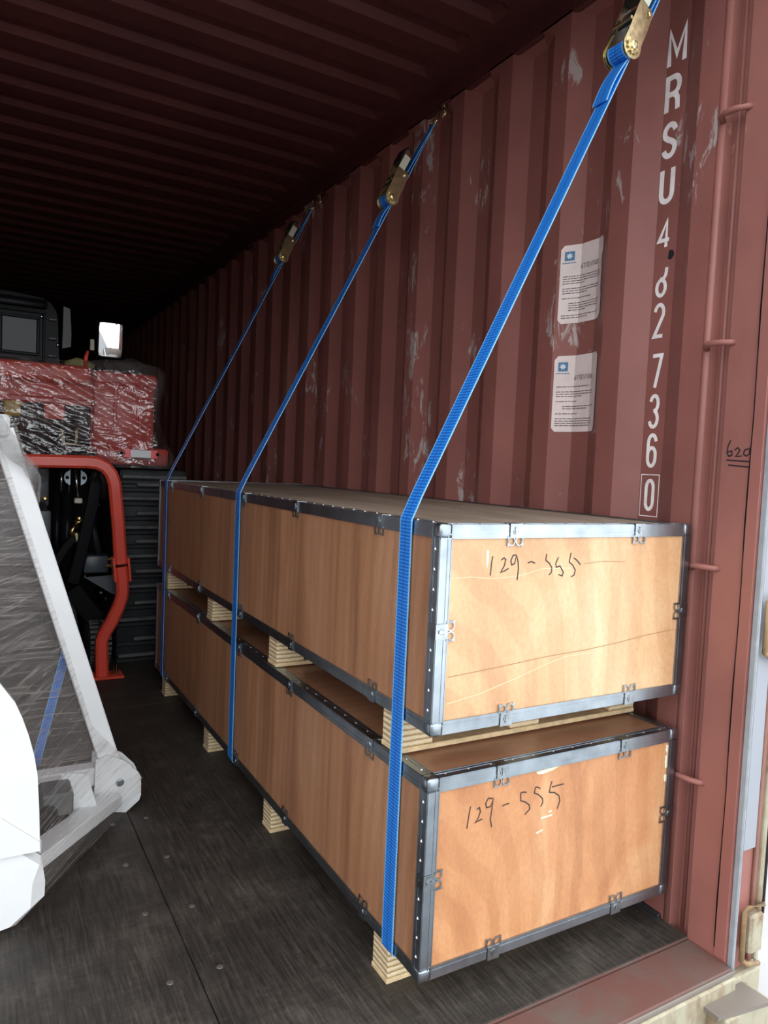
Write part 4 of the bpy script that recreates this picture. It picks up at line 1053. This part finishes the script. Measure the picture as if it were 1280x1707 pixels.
# foot bracket plates with holes shown by bolts
br = [(-1.205, 0.20), (-1.152, 0.172), (-1.112, 0.128), (-1.104, 0.11), (-1.103, 0.050), (-1.108, 0.034), (-1.150, 0.0), (-1.225, 0.018), (-1.250, 0.035), (-1.245, 0.19)]
for y in (BY-0.012, BY+0.062):
    bp = ap(MB().prism(br, 'y', y, y+0.010), 'foot_bracket', 'white')
    for (x, z) in ((-1.170, 0.105), (-1.186, 0.052)):
        MB().lathe((x, y, z), (0, -1, 0), [(0, 0.013), (0.003, 0.013), (0.004, 0.008), (0.010, 0.008)], 12).build('bracket_pin', 'steel_dark', bp, AO)
ap(MB().rsweep([(-1.20, BY-0.03, 0.06), (-1.47, 0.80, 0.13)], 0.035, 0.02, (0, 0, 1), 0.003), 'side_arm', 'white')
ap(MB().bbox((-1.95, BY+0.0, 0.10), (-1.22, BY+0.06, 0.16), 0.004), 'cross_tube', 'white')
ap(MB().prism([(-1.33, 0.06), (-1.245, 0.05), (-1.285, 0.20), (-1.36, 0.215)], 'y', 1.12, 1.128), 'inner_plate', 'white')
ap(MB().bbox((-1.42, 1.02, 0.13), (-1.335, 1.13, 0.195), 0.006), 'inner_box', 'grey_plastic')
ap(MB().lathe((-1.405, 1.02, 0.14), (0, -1, 0), [(0, 0.03), (0.03, 0.028), (0.034, 0.014)], 14), 'inner_hub', 'm_dark')
# stretch film: ruled sheets between the front plate edge and the rear frame
def ruled(name, A, B, nv=14, sag=0.02, u0=0.0):
    mb = MB(); n = len(A)
    for i in range(n):
        a, b = Vector(A[i]), Vector(B[i])
        for k in range(nv):
            t = k/(nv-1); p = a.lerp(b, t)
            wob = noise.noise(Vector((i*0.9, t*3.0, u0*7)))*0.006*math.sin(math.pi*t)
            p = p + Vector((-0.6, -0.2, 0.1))*sag*math.sin(math.pi*t) + Vector((wob, wob, wob))
            mb.uv[len(mb.v)] = (u0 + i*0.055, t*((b-a).length)*2); mb.v.append(p)
    for i in range(n-1):
        for k in range(nv-1): mb.f.append((i*nv+k, i*nv+k+1, (i+1)*nv+k+1, (i+1)*nv+k))
    return mb.build(name, 'film', AT, AO, smooth=True)
def resample(pts, n):
    pts = [Vector(p) for p in pts]; L = [0]
    for a, b in zip(pts[:-1], pts[1:]): L.append(L[-1]+(b-a).length)
    out = []
    for i in range(n):
        d_ = L[-1]*i/(n-1); j = max(0, min(len(pts)-2, next((k for k in range(len(L)-1) if L[k+1] >= d_-1e-9), len(pts)-2)))
        out.append(pts[j].lerp(pts[j+1], (d_-L[j])/max(1e-9, L[j+1]-L[j])))
    return out
edgeA = resample([(-1.500, 0.74, 0.004), (-1.432, 0.752, 0.062), (-1.444, 0.745, 0.178), (-1.450, 0.745, 0.30), (-1.463, 0.745, 0.44), (-1.489, 0.745, 0.533), (-1.537, 0.745, 0.622), (-1.62, 0.76, 0.72), (-1.70, 0.85, 0.95), (-1.70, 0.95, 1.18)], 40)
edgeB = resample([(-1.150, BY-0.014, 0.002), (-1.100, BY-0.014, 0.045), (-1.100, BY-0.014, 0.115), (-1.150, BY-0.014, 0.176), (-1.205, BY-0.006, 0.24), (-1.256, BY-0.003, 0.30), (-1.352, BY-0.003, 0.62), (-1.467, BY-0.003, 1.0), (-1.536, BY-0.003, 1.23)], 40)
ruled('stretch_film', edgeA, edgeB, 16, 0.012, 0.0)
edgeC = resample([(-1.95, BY+0.075, 0.05), (-1.90, BY+0.075, 0.3), (-1.70, BY+0.075, 0.95), (-1.63, BY+0.075, 1.25)], 30)
edgeD = resample([(-1.11, BY+0.078, 0.05), (-1.18, BY+0.075, 0.22), (-1.40, BY+0.075, 0.95), (-1.48, BY+0.075, 1.25)], 30)
ruled('stretch_film', edgeC, edgeD, 16, -0.01, 3.0)
# slack film folded over the head of the frame
hf = MB(); rows_ = [[(-1.66, 1.20, 1.36), (-1.56, 1.205, 1.315), (-1.505, 1.215, 1.235), (-1.462, 1.225, 1.165), (-1.418, 1.24, 1.11), (-1.425, 1.33, 1.02)],
        [(-1.66, 1.19, 1.27), (-1.57, 1.195, 1.225), (-1.520, 1.205, 1.155), (-1.470, 1.22, 1.115), (-1.425, 1.24, 1.05), (-1.430, 1.33, 0.98)],
        ]
R_ = [resample(r, 22) for r in rows_]
n_ = 22
for r in R_:
    for k, p in enumerate(r):
        hf.uv[len(hf.v)] = (0.3*len(hf.v)/n_, k/n_); hf.v.append(p + Vector((1, -1, 1))*0.006*noise.noise(p*30))
for i in range(len(R_)-1):
    for k in range(n_-1): hf.f.append((i*n_+k, i*n_+k+1, (i+1)*n_+k+1, (i+1)*n_+k))
ap(hf, 'slack_film', 'bag', smooth=True)
hang = MB(); HA = resample([(-1.47, 1.325, 1.16), (-1.425, 1.33, 1.115), (-1.405, 1.335, 1.085), (-1.412, 1.34, 1.0), (-1.428, 1.335, 0.90)], 14); HB = resample([(-1.50, 1.32, 1.10), (-1.47, 1.32, 1.02), (-1.44, 1.32, 0.90)], 14)
for k in range(14):
    hang.v += [HA[k] + Vector((0, 1, 0))*0.01*noise.noise(HA[k]*25), HB[k]]
for k in range(13): hang.f.append((2*k, 2*k+1, 2*k+3, 2*k+2))
ap(hang, 'slack_film', 'bag', smooth=True)
# blue webbing tied between the leg and the cross tube
mb = MB().ribbon([((-1.415+0.0175*k-0.012, 1.335-0.002*k, 0.165+0.075*k), (-1.415+0.0175*k+0.016, 1.335-0.002*k, 0.165+0.075*k)) for k in range(6)])
so = mb.build('tie_webbing', 'web', AT, AO); md = so.modifiers.new('thickness', 'SOLIDIFY'); md.thickness = 0.002
